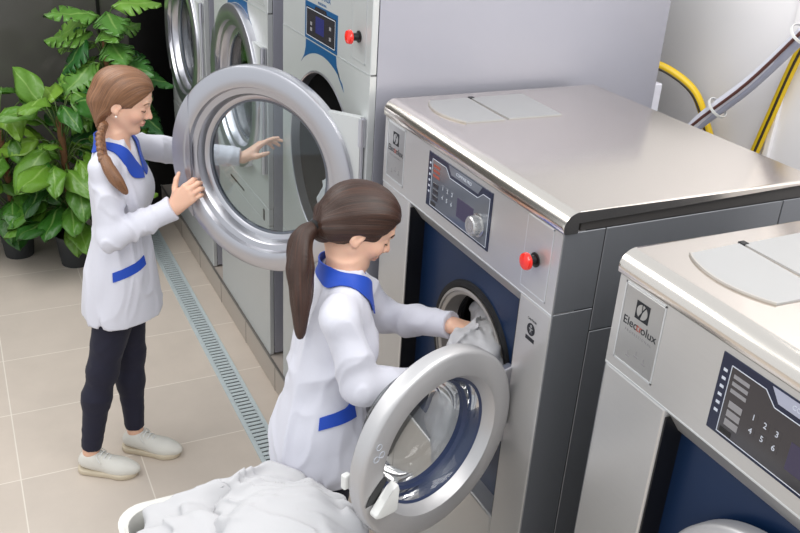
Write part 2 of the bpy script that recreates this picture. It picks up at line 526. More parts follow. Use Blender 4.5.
# ------------------------------------------------------------------ washer
ZB = .15
def make_washer(X, Y, label, open_door, panel_mat):
    W, D = .985, .80
    t = thing('washing_machine', label, 'washing machine', (X, Y, ZB), 'steel washers on the plinth')
    yr0, yr1 = Y+.142, Y+.782           # recess
    cy, cz = Y+.434, 1.108
    # body: back block, two columns, lower front, plus the header that carries the controls
    b = bmesh.new()
    shell(b, X+.066, X+D, Y+.004, Y+W-.004, ZB+.10, 1.69)
    obj('cabinet', b, M_dark, t)
    obj('base', box(X+.05, X+D-.05, Y+.04, Y+W-.04, ZB, ZB+.10), M_dark, t)
    b = bmesh.new()
    bx(b, X, X+.07, Y+.002, yr0, ZB+.10, 1.470, .006); obj('front_column', b, M_steel_front, t)
    b = bmesh.new()
    bx(b, X, X+.07, yr1, Y+W-.002, ZB+.10, 1.470, .006); obj('front_column', b, M_steel_front, t)
    obj('lower_front', box(X, X+.07, yr0+.002, yr1-.002, ZB+.10, .728, .006), M_steel_front, t)
    # control header with the sloping underside
    b = bmesh.new()
    prof = [(0, 1.4735), (0, 1.688), (.066, 1.688), (.066, 1.415), (.045, 1.41)]
    a = [b.verts.new((X+x, yr0+.001, z)) for x, z in prof]; c = [b.verts.new((X+x, yr1-.001, z)) for x, z in prof]
    b.faces.new(a); b.faces.new(c[::-1])
    for k in range(5): b.faces.new((a[k], c[k], c[(k+1) % 5], a[(k+1) % 5]))
    bx(b, X, X+.066, Y+.002, yr0+.001, 1.4735, 1.688); bx(b, X, X+.066, yr1-.001, Y+W-.002, 1.4735, 1.688)
    hd = obj('control_header', b, M_steel_front, t)
    obj('seam_line', box(X-.0007, X+.003, Y+.003, Y+W-.003, 1.4695, 1.4735), M_seam, hd)
    # recessed navy front with the drum mouth
    b = plate_hole(bmesh.new(), X+.058, X+.064, yr0, yr1, .728, 1.45, cy, cz, .215)
    obj('front_panel', b, M_navy, t, smooth=30)
    Md = frame((1, 0, 0), (X+.055, cy, cz))
    dm = obj('drum', lathe(bmesh.new(), [(.17, .06), (.265, .07), (.265, .48), (0, .49)], Md, 64, uv=.265), M_perf_d, t, smooth=40)
    obj('gasket', lathe(bmesh.new(), [(.222, -.004), (.226, .008), (.205, .012), (.182, .075), (.175, .075), (.178, .03), (.200, -.002), (.210, -.008)], Md, 72, close=True), M_rubber, t, smooth=50)
    obj('mouth_ring', lathe(bmesh.new(), [(.199, -.003), (.201, -.008), (.192, -.01), (.183, .05), (.176, .05), (.178, .0), (.188, -.006)], Md, 72, close=True), M_inner_ring, t, smooth=50)
    # recess edges
    obj('recess_edge', box(X+.004, X+.06, yr1-.004, yr1+.001, .728, 1.45), M_black, t)
    obj('recess_edge', box(X+.004, X+.06, yr0-.001, yr0+.004, .728, 1.45), M_black, t)
    # side skins, both sides
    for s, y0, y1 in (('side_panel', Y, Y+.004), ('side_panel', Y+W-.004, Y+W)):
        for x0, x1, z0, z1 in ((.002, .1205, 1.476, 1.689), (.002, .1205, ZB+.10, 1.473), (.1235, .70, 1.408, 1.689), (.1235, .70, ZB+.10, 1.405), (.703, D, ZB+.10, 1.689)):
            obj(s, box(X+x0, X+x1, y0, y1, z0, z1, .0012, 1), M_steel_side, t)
    # top: dark finger groove under a rolled steel lid
    obj('groove', box(X+.05, X+D, Y+.006, Y+W-.006, 1.689, 1.726), mat('groove_grey', (.25, .24, .235), .5), t)
    b = bmesh.new()
    n = 10; pr = [(D+.004, 1.722), (D+.004, 1.742)]+[(.036-.042*math.sin(PI/2*k/n), 1.742-.04+.04*math.cos(PI/2*k/n)) for k in range(n+1)]+[(-.004, 1.692), (.004, 1.689), (.036, 1.689), (.036, 1.722)]
    a = [b.verts.new((X+x, Y-.004, z)) for x, z in pr]; c = [b.verts.new((X+x, Y+W+.004, z)) for x, z in pr]
    b.faces.new(a); b.faces.new(c[::-1])
    for k in range(len(pr)): b.faces.new((a[k], c[k], c[(k+1) % len(pr)], a[(k+1) % len(pr)]))
    es = [e for f in list(b.faces) if len(f.verts) > 4 for e in f.edges if e.verts[0].co.z > 1.70 and e.verts[1].co.z > 1.70]
    bmesh.ops.bevel(b, geom=list(set(es)), offset=.008, segments=3, profile=.5, affect='EDGES')
    top = obj('top_cover', b, M_steel_top, t, smooth=35)
    # detergent lids let into the top
    def lid_outline(x0, x1, curved):
        o = []
        if curved:   # the low edge bows towards the front
            for k in range(13):
                v = k/12; o.append((x0-.035*math.sin(PI*v)**.8+.02, Y+.685+v*.235))
        else: o += [(x0, Y+.685), (x0, Y+.92)]
        return o+[(x1, Y+.925), (x1-.01, Y+.68)]
    for x0, x1, cv in ((.10, .262, True), (.270, .47, False)):
        b = bmesh.new(); ol = lid_outline(x0, x1, cv)
        prism(b, ol, lambda u, v, w: (X+u, v, 1.7415+w), .004)
        ld = obj('detergent_lid', b, M_lid, t)
        if cv:
            b = bmesh.new()
            tube(b, [(X+u, v, 1.7445) for u, v in ol[:13]], .0035, 6)
            obj('grip_edge', b, M_inner_ring, ld, smooth=60)
        else:
            obj('hinge_pin', box(X+x0-.006, X+x0+.012, Y+.915, Y+.932, 1.741, 1.7475, .002), M_black, ld)
    # badge
    y0, y1 = Y+.84, Y+.956
    bd = obj('badge', box(X-.0012, X+.002, y0, y1, 1.502, 1.678, .0008, 1), M_plate, t)
    b = bmesh.new(); seg_frame(b, X-.0002, y0-.005, y1+.005, 1.497, 1.683, .0035); obj('badge_edge', b, M_seam, bd)
    emblem('emblem', X-.0012, (y0+y1)/2, 1.637, .0205, M_ink, bd, M_plate)
    F = face_at(X-.0012, (y0+y1)/2, 1.598)
    b = bmesh.new(); merge(b, text_bm('Elec', .0275, lambda u, v, w: F(u-.030, v, w))); merge(b, text_bm('olux', .0275, lambda u, v, w: F(u+.0285, v, w)))
    obj('lettering', b, M_ink, bd)
    obj('lettering', text_bm('tr', .0275, lambda u, v, w: F(u-.0005, v, w)), M_inkred, bd)
    F2 = face_at(X-.0012, (y0+y1)/2, 1.578); obj('lettering', text_bm('P R O F E S S I O N A L', .0085, F2), M_inkgrey, bd)
    b = bmesh.new()
    for u, v in ((.03, 1.535), (.005, 1.54), (-.02, 1.53)):
        bx(b, X-.0018, X-.001, (y0+y1)/2-u-.006, (y0+y1)/2-u+.006, v-.009, v-.006); bx(b, X-.0018, X-.001, (y0+y1)/2-u-.001, (y0+y1)/2-u+.001, v-.006, v+.006)
    obj('lettering', b, M_inkgrey, bd)
    # control display
    y0, y1, z0, z1 = Y+.311, Y+.674, 1.506, 1.674
    dp = obj('display_panel', box(X-.002, X+.002, y0, y1, z0, z1, .001, 1), M_bluepanel, t)
    ym = lambda f: y1-(y1-y0)*f
    zm = lambda f: z1-(z1-z0)*f
    fp = lambda u, v, w: (X-.002-w, ym(u), zm(v))
    inner = [(.075, .10), (.30, .10), (.37, .235), (.80, .235), (.87, .12), (.97, .12), (.97, .95), (.075, .95)]
    obj('screen_glass', prism(bmesh.new(), inner, fp, .0008), panel_mat, dp)
    b = bmesh.new()
    for k in range(len(inner)):
        p, q = inner[k], inner[(k+1) % len(inner)]
        cyl(b, fp(p[0], p[1], .0008), fp(q[0], q[1], .0008), .0009, n=6)
    obj('panel_outline', b, M_line, dp)
    b = bmesh.new()
    prism(b, [(.33, .02), (.85, .02), (.80, .17), (.385, .17)], fp, .001); obj('title_tab', b, M_conduit_g if not open_door else M_panel2, dp)
    obj('lettering', text_bm('COMPASS PRO', .013, lambda u, v, w: (X-.003-w, ym(.58)-u, zm(.095)+v)), M_line, dp)
    # quick-key column, keypad and display
    for k in range(3):
        b = bmesh.new(); bx(b, X-.0034, X-.0026, ym(.205), ym(.10), zm(.20+.09*k)-.004, zm(.20+.09*k)+.004); obj('quick_key', b, M_inkred if open_door else M_inkgrey, dp)
    for k, s in enumerate('vox'):
        kb = obj('key', box(X-.0038, X-.0026, ym(.20), ym(.11), zm(.545+.115*k)-.007, zm(.545+.115*k)+.007, .0004, 1), M_inkgrey if not open_door else M_panel, dp)
    for k in range(6):
        col, row = k % 3, k//3
        c = (ym(.275+.075*col), zm(.50+.17*row))
        kb = obj('key', box(X-.0032, X-.0026, c[0]-.009, c[0]+.009, c[1]-.009, c[1]+.009, .0003, 1), M_panel if not open_door else M_panel2, dp)
        obj('digit', text_bm(str(k+1), .017, lambda u, v, w: (X-.0032-w, c[0]-u, c[1]+v)), M_line, kb)
    obj('screen', box(X-.0034, X-.0026, ym(.76), ym(.51), zm(.80), zm(.46), .0003, 1), M_screen2, dp)
    b = bmesh.new()
    for k in range(6): bx(b, X-.0026, X-.002, ym(.052), ym(.026), zm(.2+.105*k)-.003, zm(.2+.105*k)+.003)
    obj('printed_marks', b, M_line, dp)
    obj('card_slot', box(X-.0034, X-.0026, ym(.17), ym(.09), zm(.93), zm(.86), .0003, 1), M_black, dp)
    kc = (ym(.845), zm(.665))
    Mk = frame((-1, 0, 0), (X-.002, kc[0], kc[1]))
    kn = obj('knob', lathe(bmesh.new(), [(.033, 0), (.033, .004), (.027, .006), (.0265, .026), (.023, .029), (0, .029)], Mk, 48), M_chrome, dp, smooth=30)
    b = bmesh.new()
    for k in range(36):
        a = 2*PI*k/36; cyl(b, Mk @ Vector((.0268*math.cos(a), .0268*math.sin(a), .008)), Mk @ Vector((.0265*math.cos(a), .0265*math.sin(a), .025)), .0012, n=5)
    obj('knurling', b, M_chrome, kn)
    obj('dial_mark', lathe(bmesh.new(), [(.012, .0291), (.017, .0291), (.017, .0298), (.012, .0298)], Mk, 32, close=True), M_inkgrey, kn)
    # service hatch with the emergency stop
    y0, y1, z0, z1 = Y+.037, Y+.145, 1.492, 1.683
    sp = obj('service_hatch', box(X-.0012, X+.002, y0, y1, z0, z1, .0008, 1), M_steel_front, t)
    b = bmesh.new(); seg_frame(b, X-.0002, y0-.002, y1+.002, z0-.002, z1+.002, .0028, .0013); obj('hatch_edge', b, M_seam, sp)
    Mb = frame((-1, 0, 0), (X, Y+.094, 1.582))
    eb = obj('stop_button_base', lathe(bmesh.new(), [(.019, 0), (.019, .004), (.013, .006), (.012, .024), (0, .024)], Mb, 32), M_black, t, smooth=40)
    obj('stop_button', lathe(bmesh.new(), [(.012, .022), (.0215, .024), (.0225, .029), (.0205, .035), (.012, .0385), (0, .039)], Mb, 32), M_red, eb, smooth=40)
    # small round pictogram on the column
    P = face_at(X, Y+.075, 1.395)
    b = bmesh.new(); lathe(b, [(.0, .0), (.017, .0), (.017, .0006), (0, .0006)], frame((-1, 0, 0), (X, Y+.075, 1.395)), 32)
    bx(b, X-.0006, X, Y+.056, Y+.094, 1.362, 1.373)
    wl = obj('warning_sticker', b, M_ink, t)
    b = text_bm('CAUTION', .0085, lambda u, v, w: P(u, v+.026, w)); obj('lettering', b, M_ink, wl)
    b = bmesh.new(); lathe(b, [(.0, .0006), (.0042, .0006), (.0042, .001), (0, .001)], frame((-1, 0, 0), (X, Y+.075, 1.404)), 20)
    prism(b, [(-.005, -.012), (-.002, -.002), (-.008, .001), (-.008, .003), (.008, .003), (.008, .001), (.002, -.002), (.005, -.012), (0, -.005)], face_at(X-.0006, Y+.075, 1.395), .0004)
    obj('pictogram', b, M_plate, wl)
    # door
    if open_door: c, nrm = Vector((.946, 1.555, 1.129)), Vector((.29, -.957, 0))
    else: c, nrm = Vector((X-.006, cy+.01, cz)), Vector((-1, 0, 0))
    R = .268
    Mr = frame(nrm, c)
    dr = obj('door', lathe(bmesh.new(), [(.254, -.05), (.263, -.042), (.264, -.010), (.260, -.003), (.252, .001), (.203, .0035), (.196, .002), (.192, -.004), (.176, -.028), (.172, -.045), (.178, -.05)], Mr, 96, close=True), M_wring, t, smooth=35)
    obj('door_gasket', lathe(bmesh.new(), [(.177, -.026), (.179, -.045), (.18, -.075), (.168, -.085), (.150, -.082), (.1485, -.066), (.160, -.055), (.169, -.034)], Mr, 96, close=True), M_bluering, dr, smooth=50)
    obj('door_glass', lathe(bmesh.new(), [(.17, -.03), (.157, -.05), (.152, -.10), (.142, -.145), (.115, -.165), (0, -.172)], Mr, 72), M_bowl, dr, smooth=60)
    obj('inner_clamp', lathe(bmesh.new(), [(.255, -.05), (.20, -.058), (.17, -.06), (.17, -.05), (.2, -.048)], Mr, 72, close=True), M_ring, dr, smooth=40)
    # handle on the free side, hinge on the other
    side = Vector((0, 0, 1)).cross(nrm).normalized()
    if (c+side*.2-Vector((X, Y+.1, cz))).length < .3: side = -side
    A = lambda u, v, w: c+side*u+Vector((0, 0, v))+nrm*w
    v0 = -.062
    hp_ = [(.240, v0-.012), (.236, v0-.024), (.222, v0-.030), (.176, v0-.034), (.166, v0-.028), (.163, v0+.028), (.168, v0+.048), (.177, v0+.050), (.186, v0+.040), (.206, v0+.012)]
    hb = prism(bmesh.new(), hp_, lambda u, v, w: A(u, v, .006+w), .024)
    bmesh.ops.bevel(hb, geom=list(hb.edges), offset=.005, segments=3, profile=.5, affect='EDGES')
    obj('door_handle', hb, M_white_pl, dr, smooth=40)
    obj('handle_recess', prism(bmesh.new(), [(.248, v0+.0), (.238, v0+.025), (.205, v0+.062), (.19, v0+.066), (.183, v0+.055), (.215, v0+.0)], lambda u, v, w: A(u, v, .0025+w), .001), M_black, dr)
    b = bmesh.new()
    for k, (u, v) in enumerate(((.215, .10), (.205, .075), (.222, .068))):
        lathe(b, [(.007, 0), (.009, 0), (.009, .0006), (.007, .0006)], frame(nrm, A(u, v, .0035)), 24, close=True)
    obj('handle_icons', b, M_line, dr)
    Hm = Matrix((side*-1, nrm, (0, 0, 1))).transposed().to_4x4(); Hm.translation = A(-.262, 0, -.03)
    for v in (-.09, .09):
        b = box(-.02, .02, -.012, .012, v-.03, v+.03, .004)
        for q in b.verts: q.co = Hm @ q.co
        obj('hinge', b, M_ring, dr)
    obj('latch', box(-.01, .01, -.008, .008, -.02, .02, .003), M_white_pl, dr)
    lt = dr.children[-1]; lt.data.transform(Matrix.Translation(world_loc(dr))); 
    Lm = Hm.copy(); Lm.translation = A(.262, -.01, -.055); lt.data.transform(Lm); lt.data.transform(Matrix.Translation(-world_loc(dr)))
    return t

make_washer(1.2, 1.518, 'steel front-loading washer with round door swung open and sheet inside', True, M_panel2)
make_washer(1.2, .325, 'steel washer cut off by right edge of photo, door closed', False, M_panel)

# ------------------------------------------------------------------ dryers
def dryer(Y, label, ang, first):
    X, W, D = 1.17, .852, 1.185
    t = thing('tumble_dryer', label, 'tumble dryer', (X, Y, .15), 'tall dryers in a row on the plinth')
    cy, cz = Y+.425, 1.375
    ZT = 2.16
    b = bmesh.new()
    shell(b, X+.02, X+D, Y+.003, Y+W-.003, .20, ZT-.01); obj('cabinet', b, M_dark, t)
    b = bmesh.new()
    for yy in (Y+.03, Y+W-.11):
        for xx in (X+.12, X+D-.15): obj('foot', box(xx, xx+.08, yy, yy+.08, .15, .2), M_black, t)
    b = plate_hole(bmesh.new(), X, X+.022, Y, Y+W, .93, 1.797, cy, cz, .325)
    obj('front_panel', b, M_dryer_front, t, smooth=30)
    obj('control_panel', box(X, X+.022, Y, Y+W, 1.8005, ZT, .003), M_dryer_front, t)
    obj('lint_drawer', box(X-.002, X+.022, Y, Y+W, .843, .9265, .003), M_dryer_front, t)
    o = max((c for c in t.children if c.name.startswith('lint_drawer')), key=lambda c: c.name)
    obj('slot_handle', box(X-.004, X+.01, Y+.38, Y+.62, .872, .886, .004), M_black, o)
    obj('hinge', box(X-.006, X+.01, Y+.055, Y+.075, .85, .905, .003), M_black, o)
    obj('lower_panel', box(X, X+.022, Y, Y+W, .152, .8395, .003), M_dryer_front, t)
    obj('side_panel', box(X+.024, X+D, Y-.001, Y+.004, .16, ZT, .001, 1), M_dryer_side, t)
    obj('side_panel', box(X+.024, X+D, Y+W-.004, Y+W+.001, .16, ZT, .001, 1), M_dryer_side, t)
    b = bmesh.new(); bx(b, X-.0007, X+.002, Y+.002, Y+W-.002, 1.7965, 1.8015); obj('seam_line', b, M_seam, t)
    # drum
    Md = frame((1, 0, 0), (X, cy, cz))
    obj('drum', lathe(bmesh.new(), [(.331, .03), (.352, .04), (.352, .50), (.0, .51)], Md, 72, uv=.352), M_perf_d, t, smooth=40)
    obj('mouth_ring', lathe(bmesh.new(), [(.325, -.003), (.331, .0), (.331, .035), (.322, .035), (.322, .0)], Md, 72, close=True), M_ring, t, smooth=40)
    # blue decal that arches over the door
    fp = lambda u, v, w: (X-w, Y+u, v)
    up = [(.285, 1.80), (.285, 1.77), (.272, 1.735), (.213, 1.688)]
    arc = []
    for k in range(21):
        a = math.radians(123.5-(123.5-57.5)*k/20); arc.append((.425-.393*math.cos(PI-a), cz+.393*math.sin(a)))
    arc = sorted(arc)
    poly = [(.29, 1.7965), (.283, 1.765), (.262, 1.728), (.213, 1.690)]+[p for p in arc if .225 < p[0] < .63]+[(.640, 1.700), (.605, 1.735), (.592, 1.765), (.590, 1.7965)]
    obj('blue_decal', prism(bmesh.new(), poly, fp, .0006), M_decal, t)
    b = bmesh.new(); bx(b, X-.0012, X, Y+.282, Y+.598, 1.8015, 1.935); b2 = obj('display_panel', b, M_decal, t)
    obj('display_glass', prism(bmesh.new(), [(.296, 1.812), (.582, 1.812), (.582, 1.918), (.50, 1.918), (.49, 1.93), (.39, 1.93), (.38, 1.918), (.296, 1.918)], lambda u, v, w: (X-.0012-w, Y+u, v), .0012), M_panel, b2)
    b = bmesh.new(); seg_frame(b, X-.0024, Y+.298, Y+.580, 1.814, 1.914, .0022, .0006); obj('panel_outline', b, M_line, b2)
    obj('screen', box(X-.0035, X-.002, Y+.405, Y+.485, 1.838, 1.897, .0004, 1), M_screen, b2)
    for k, (u, v) in enumerate(((.345, 1.842), (.345, 1.878), (.53, 1.842), (.53, 1.862))):
        obj('key', box(X-.0035, X-.002, Y+u-.008, Y+u+.008, v-.006, v+.006, .0004, 1), M_inkgrey, b2)
    for sg in (1,):
        F = face_at(X, Y+.43, 1.972)
        bd = obj('lettering', text_bm('Electrolux', .038, F), M_decal, t)
        obj('lettering', text_bm('PROFESSIONAL', .012, lambda u, v, w: face_at(X, Y+.43, 1.945)(u, v, w)), M_decal, t)
    y0, y1 = Y+.045, Y+.155
    sh = obj('service_hatch', box(X-.0012, X+.002, y0, y1, 1.826, 2.05, .0008, 1), M_dryer_front, t)
    b = bmesh.new(); seg_frame(b, X-.0002, y0-.002, y1+.002, 1.824, 2.052, .003, .0013); obj('hatch_edge', b, M_seam, sh)
    Mb = frame((-1, 0, 0), (X, Y+.095, 1.905))
    eb = obj('stop_button_base', lathe(bmesh.new(), [(.019, 0), (.019, .005), (.013, .007), (.012, .03), (0, .03)], Mb, 32), M_black, t, smooth=40)
    obj('stop_button', lathe(bmesh.new(), [(.012, .028), (.022, .03), (.0235, .036), (.0205, .044), (.012, .048), (0, .0485)], Mb, 32), M_red, eb, smooth=40)
    # door: stepped steel ring with glass, carried by a flat wing that hinges on the right edge
    H = Vector((X-.012, Y+.03, 0)); u = Vector((-math.cos(ang), math.sin(ang), 0)); nrm = Vector((-math.sin(ang), -math.cos(ang), 0))
    c = H+u*.392+Vector((0, 0, cz+.013)) + (nrm*.02)
    Mr = frame(nrm, c)
    R = .380
    prof = [(.366, -.045), (.377, -.04), (R, -.006), (.376, .002), (.368, .006), (.318, .009), (.306, .004), (.300, -.010), (.280, -.014), (.274, -.022), (.268, -.045), (.254, -.05), (.247, -.058), (.252, -.07), (.30, -.06), (.34, -.05)]
    dr = obj('door', lathe(bmesh.new(), prof, Mr, 120, close=True), M_ring, t, smooth=32)
    obj('door_glass', lathe(bmesh.new(), [(0, -.058), (.252, -.058), (.252, -.063), (0, -.063)], Mr, 72), M_glass, dr, smooth=30)
    obj('glass_seal', lathe(bmesh.new(), [(.244, -.054), (.252, -.052), (.254, -.066), (.244, -.067)], Mr, 72, close=True), M_panel2, dr, smooth=30)
    A = lambda a, v, w: c+u*a+Vector((0, 0, v))+nrm*w
    # wing
    b = bmesh.new()
    n = 24; ring = [(-.372*math.sin(PI*k/n)*1.0, .372*math.cos(PI*k/n)) for k in range(n+1)]
    top, bot = .268, -.30
    pts = [p for p in ring if bot-.02 < p[1] < top]
    pts = [(-math.sqrt(.372**2-top**2), top)]+[p for p in pts if bot < p[1] < top]+[(-math.sqrt(.372**2-bot**2), bot)]
    poly = pts+[(-.395, bot), (-.395, top)]
    prism(b, poly, lambda a, v, w: A(a, v, -.04+w), .03); obj('hinge_wing', b, M_dryer_front, dr)
    b = bmesh.new()
    for v in (.215, -.25):
        cyl(b, A(-.397, v-.045, -.02), A(-.397, v+.05, -.02), .014, n=16)
    cyl(b, A(-.397, bot, -.02), A(-.397, top, -.02), .007, n=12)
    obj('hinge', b, M_ring, dr, smooth=40)
    # grip plate cut off by a straight chord on the free side
    ch = .294
    n = 20; a0 = math.acos(ch/.376)
    poly = [(.376*math.cos(-a0+2*a0*k/n), .376*math.sin(-a0+2*a0*k/n)) for k in range(n+1)]
    b = prism(bmesh.new(), poly, lambda a, v, w: A(a, v, -.004+w), .0125)
    obj('grip_plate', b, M_ring, dr)
    return t

dryer(2.57, 'nearest tall pale-grey dryer with its round glass door ajar', .90, True)
dryer(3.618, 'second tall dryer, beyond the one whose door is ajar', PI/2, False)
dryer(4.666, 'farthest dryer, next to the black back wall', PI/2, False)

# ------------------------------------------------------------------ people
def mat_skin(name, base, lip, warm):
    m, nt, b = new_mat(name)
    at = nt.nodes.new('ShaderNodeAttribute'); at.attribute_name = 'tint'
    sp = nt.nodes.new('ShaderNodeSeparateXYZ'); nt.links.new(at.outputs['Vector'], sp.inputs[0])
    m1 = nt.nodes.new('ShaderNodeMix'); m1.data_type = 'RGBA'; m1.inputs[6].default_value = (*lin(base), 1); m1.inputs[7].default_value = (*lin(warm), 1)
    nt.links.new(sp.outputs[1], m1.inputs[0])
    m2 = nt.nodes.new('ShaderNodeMix'); m2.data_type = 'RGBA'; m2.inputs[7].default_value = (*lin(lip), 1)
    nt.links.new(m1.outputs[2], m2.inputs[6]); nt.links.new(sp.outputs[0], m2.inputs[0])
    nt.links.new(m2.outputs[2], b.inputs['Base Color'])
    b.inputs['Roughness'].default_value = .48
    b.inputs['Subsurface Weight'].default_value = .12; b.inputs['Subsurface Radius'].default_value = (.010, .004, .002); b.inputs['Subsurface Scale'].default_value = 1
    return m

def mat_hair(name, dark, light):
    m, nt, b = new_mat(name)
    at = nt.nodes.new('ShaderNodeAttribute'); at.attribute_name = 'strand'
    n = nt.nodes.new('ShaderNodeTexNoise'); n.inputs['Scale'].default_value = 1; n.inputs['Detail'].default_value = 5; n.inputs['Roughness'].default_value = .7
    nt.links.new(at.outputs['Vector'], n.inputs['Vector'])
    rp = nt.nodes.new('ShaderNodeValToRGB'); rp.color_ramp.elements[0].position = .32; rp.color_ramp.elements[1].position = .68
    rp.color_ramp.elements[0].color = (*lin(dark), 1); rp.color_ramp.elements[1].color = (*lin(light), 1)
    nt.links.new(n.outputs['Fac'], rp.inputs[0]); nt.links.new(rp.outputs[0], b.inputs['Base Color'])
    b.inputs['Roughness'].default_value = .42
    bp = nt.nodes.new('ShaderNodeBump'); bp.inputs['Strength'].default_value = .6; bp.inputs['Distance'].default_value = .003
    nt.links.new(n.outputs['Fac'], bp.inputs['Height']); nt.links.new(bp.outputs[0], b.inputs['Normal'])
    return m

M_skin = mat_skin('skin', (.90, .72, .62), (.74, .42, .40), (.86, .60, .52))
M_hairA = mat_hair('auburn_hair', (.35, .23, .155), (.60, .43, .305))
M_hairB = mat_hair('dark_brown_hair', (.115, .075, .055), (.30, .19, .14))
M_tunic = mat('white_uniform_cloth', (.83, .83, .87), .75, bump=.08, bscale=90, sheen=.15)
M_blue = mat('royal_blue_trim', (.06, .27, .70), .6, sheen=.1)
M_legs = mat('navy_leggings', (.085, .085, .17), .8, sheen=.05)
M_shoe = mat('white_sneaker', (.86, .85, .82), .5)
M_sole = mat('cream_sole', (.80, .75, .66), .6)
M_lash = mat('dark_lash', (.16, .10, .08), .6)
M_eye = mat('eye_white', (.86, .84, .82), .2)
M_iris = mat('iris', (.25, .20, .16), .15)
M_pearl = mat('pearl', (.92, .90, .87), .2)
M_tie = mat('black_hair_tie', (.05, .045, .05), .7)

A3 = lambda *v: np.array(v, float)
def unit(v): v = np.array(v, float); return v/np.linalg.norm(v)

def head_frame(c, yaw, pitch, roll=0.):
    cy, sy, cp, sp = math.cos(yaw), math.sin(yaw), math.cos(pitch), math.sin(pitch)
    f = A3(cy*cp, sy*cp, -sp); l = A3(-sy, cy, 0); u = np.cross(f, l)
    if roll: l, u = l*math.cos(roll)+u*math.sin(roll), u*math.cos(roll)-l*math.sin(roll)
    R = np.stack([f, l, u], 1); c = np.array(c, float)
    return R, (lambda x, y, z: c+R@A3(x, y, z))

def add_head(v, R, H, neck):
    v.ell(H(-.016, 0, .034), (.091, .072, .080), R, k=.0)
    v.ell(H(.028, 0, -.012), (.060, .060, .082), R, k=.03)
    v.ell(H(.034, 0, .050), (.052, .060, .052), R, k=.03)
    for s in (-1, 1):
        v.cap(H(.0, s*.050, -.045), H(.050, s*.022, -.090), .017, .015, k=.03)
        v.ell(H(.060, s*.036, -.028), (.022, .022, .020), R, k=.025)      # cheek
    v.ell(H(.064, 0, -.096), (.019, .022, .016), R, k=.02)               # chin
    for s in (-1, 1): v.ell(H(.094, s*.031, .006), (.015, .019, .012), R, k=.016, op='-')
    v.cap(H(.083, -.030, .024), H(.083, .030, .024), .010, k=.014)
    for s in (-1, 1): v.ell(H(.0745, s*.031, .003), (.0125, .0135, .0115), R, k=.004)
    v.cap(H(.084, 0, .012), H(.1055, 0, -.029), .0068, .0092, k=.012)       # nose
    for s in (-1, 1): v.ell(H(.092, s*.0115, -.033), (.010, .008, .0075), R, k=.006)
    v.ell(H(.0845, 0, -.0565), (.010, .021, .0058), R, k=.006)
    v.ell(H(.0825, 0, -.0665), (.010, .018, .0068), R, k=.006)
    v.ell(H(.0935, 0, -.0615), (.006, .02, .0014), R, k=.003, op='-')
    for s in (-1, 1):                                                    # ears
        c = H(-.008, s*.073, -.006)
        a = .32; Re = R @ np.array([[math.cos(a), 0, math.sin(a)], [0, 1, 0], [-math.sin(a), 0, math.cos(a)]])
        v.ell(c, (.0175, .008, .031), Re, k=.006); v.ell(c+R@A3(.004, s*.008, .003), (.009, .0055, .018), Re, k=.004, op='-')
        v.ell(c+R@A3(.004, 0, -.024), (.008, .006, .009), Re, k=.006)
    v.cap(H(-.030, 0, -.055), neck, .045, .050, k=.03)

def add_hand(v, w, x, z, right, curl=(.4, .5, .4), spread=.06, thumb=(.7, .5), k0=.014, scale=1., bend=None):
    x = unit(x); z = np.array(z, float); z = unit(z-x*(z@x)); y = np.cross(z, x)*(1 if right else -1)
    w = np.array(w, float); q = lambda a, b, c: w+scale*(x*a+y*b+z*c)
    kn = [(.089, .029, .002), (.093, .0095, .004), (.088, -.010, .003), (.080, -.0275, .0)]
    for i, (a, b, c) in enumerate(kn):
        v.cap(q(-.005, b*.55, 0), q(a, b, c), .0165*scale, .0112*scale, k=k0)
    v.cap(q(.02, .016, -.006), q(.055, .030, -.008), .017*scale, .014*scale, k=k0)
    ln = [(.041, .025, .020), (.045, .028, .021), (.042, .026, .020), (.033, .020, .018)]
    tips = []
    for i, (a, b, c) in enumerate(kn):
        p = q(a, b, c); an = 0.; sx = x*math.cos(spread*(1.5-i))+y*math.sin(spread*(1.5-i))
        cu = curl if bend is None else bend[i]
        rs = [.0098, .0088, .0078, .0066]
        if i == 3: rs = [.0085, .0076, .0068, .0058]
        for j in range(3):
            an += cu[j]; e = p+scale*ln[i][j]*(sx*math.cos(an)-z*math.sin(an))
            v.cap(p, e, rs[j]*scale, rs[j+1]*scale, k=.0035); p = e
        tips.append(p)
    t0 = q(.022, .024, -.008); d1 = unit(x*math.cos(thumb[0])+y*math.sin(thumb[0])-z*.35)
    t1 = t0+scale*.040*d1; d2 = unit(x*math.cos(thumb[1])+y*math.sin(thumb[1])-z*.3); t2 = t1+scale*.030*d2
    d3 = unit(x*math.cos(thumb[1]-.25)+y*math.sin(thumb[1]-.25)-z*.35); t3 = t2+scale*.024*d3
    v.cap(t0, t1, .0145*scale, .0112*scale, k=.010); v.cap(t1, t2, .0112*scale, .0098*scale, k=.004); v.cap(t2, t3, .0098*scale, .0075*scale, k=.004)
    return tips+[t3]

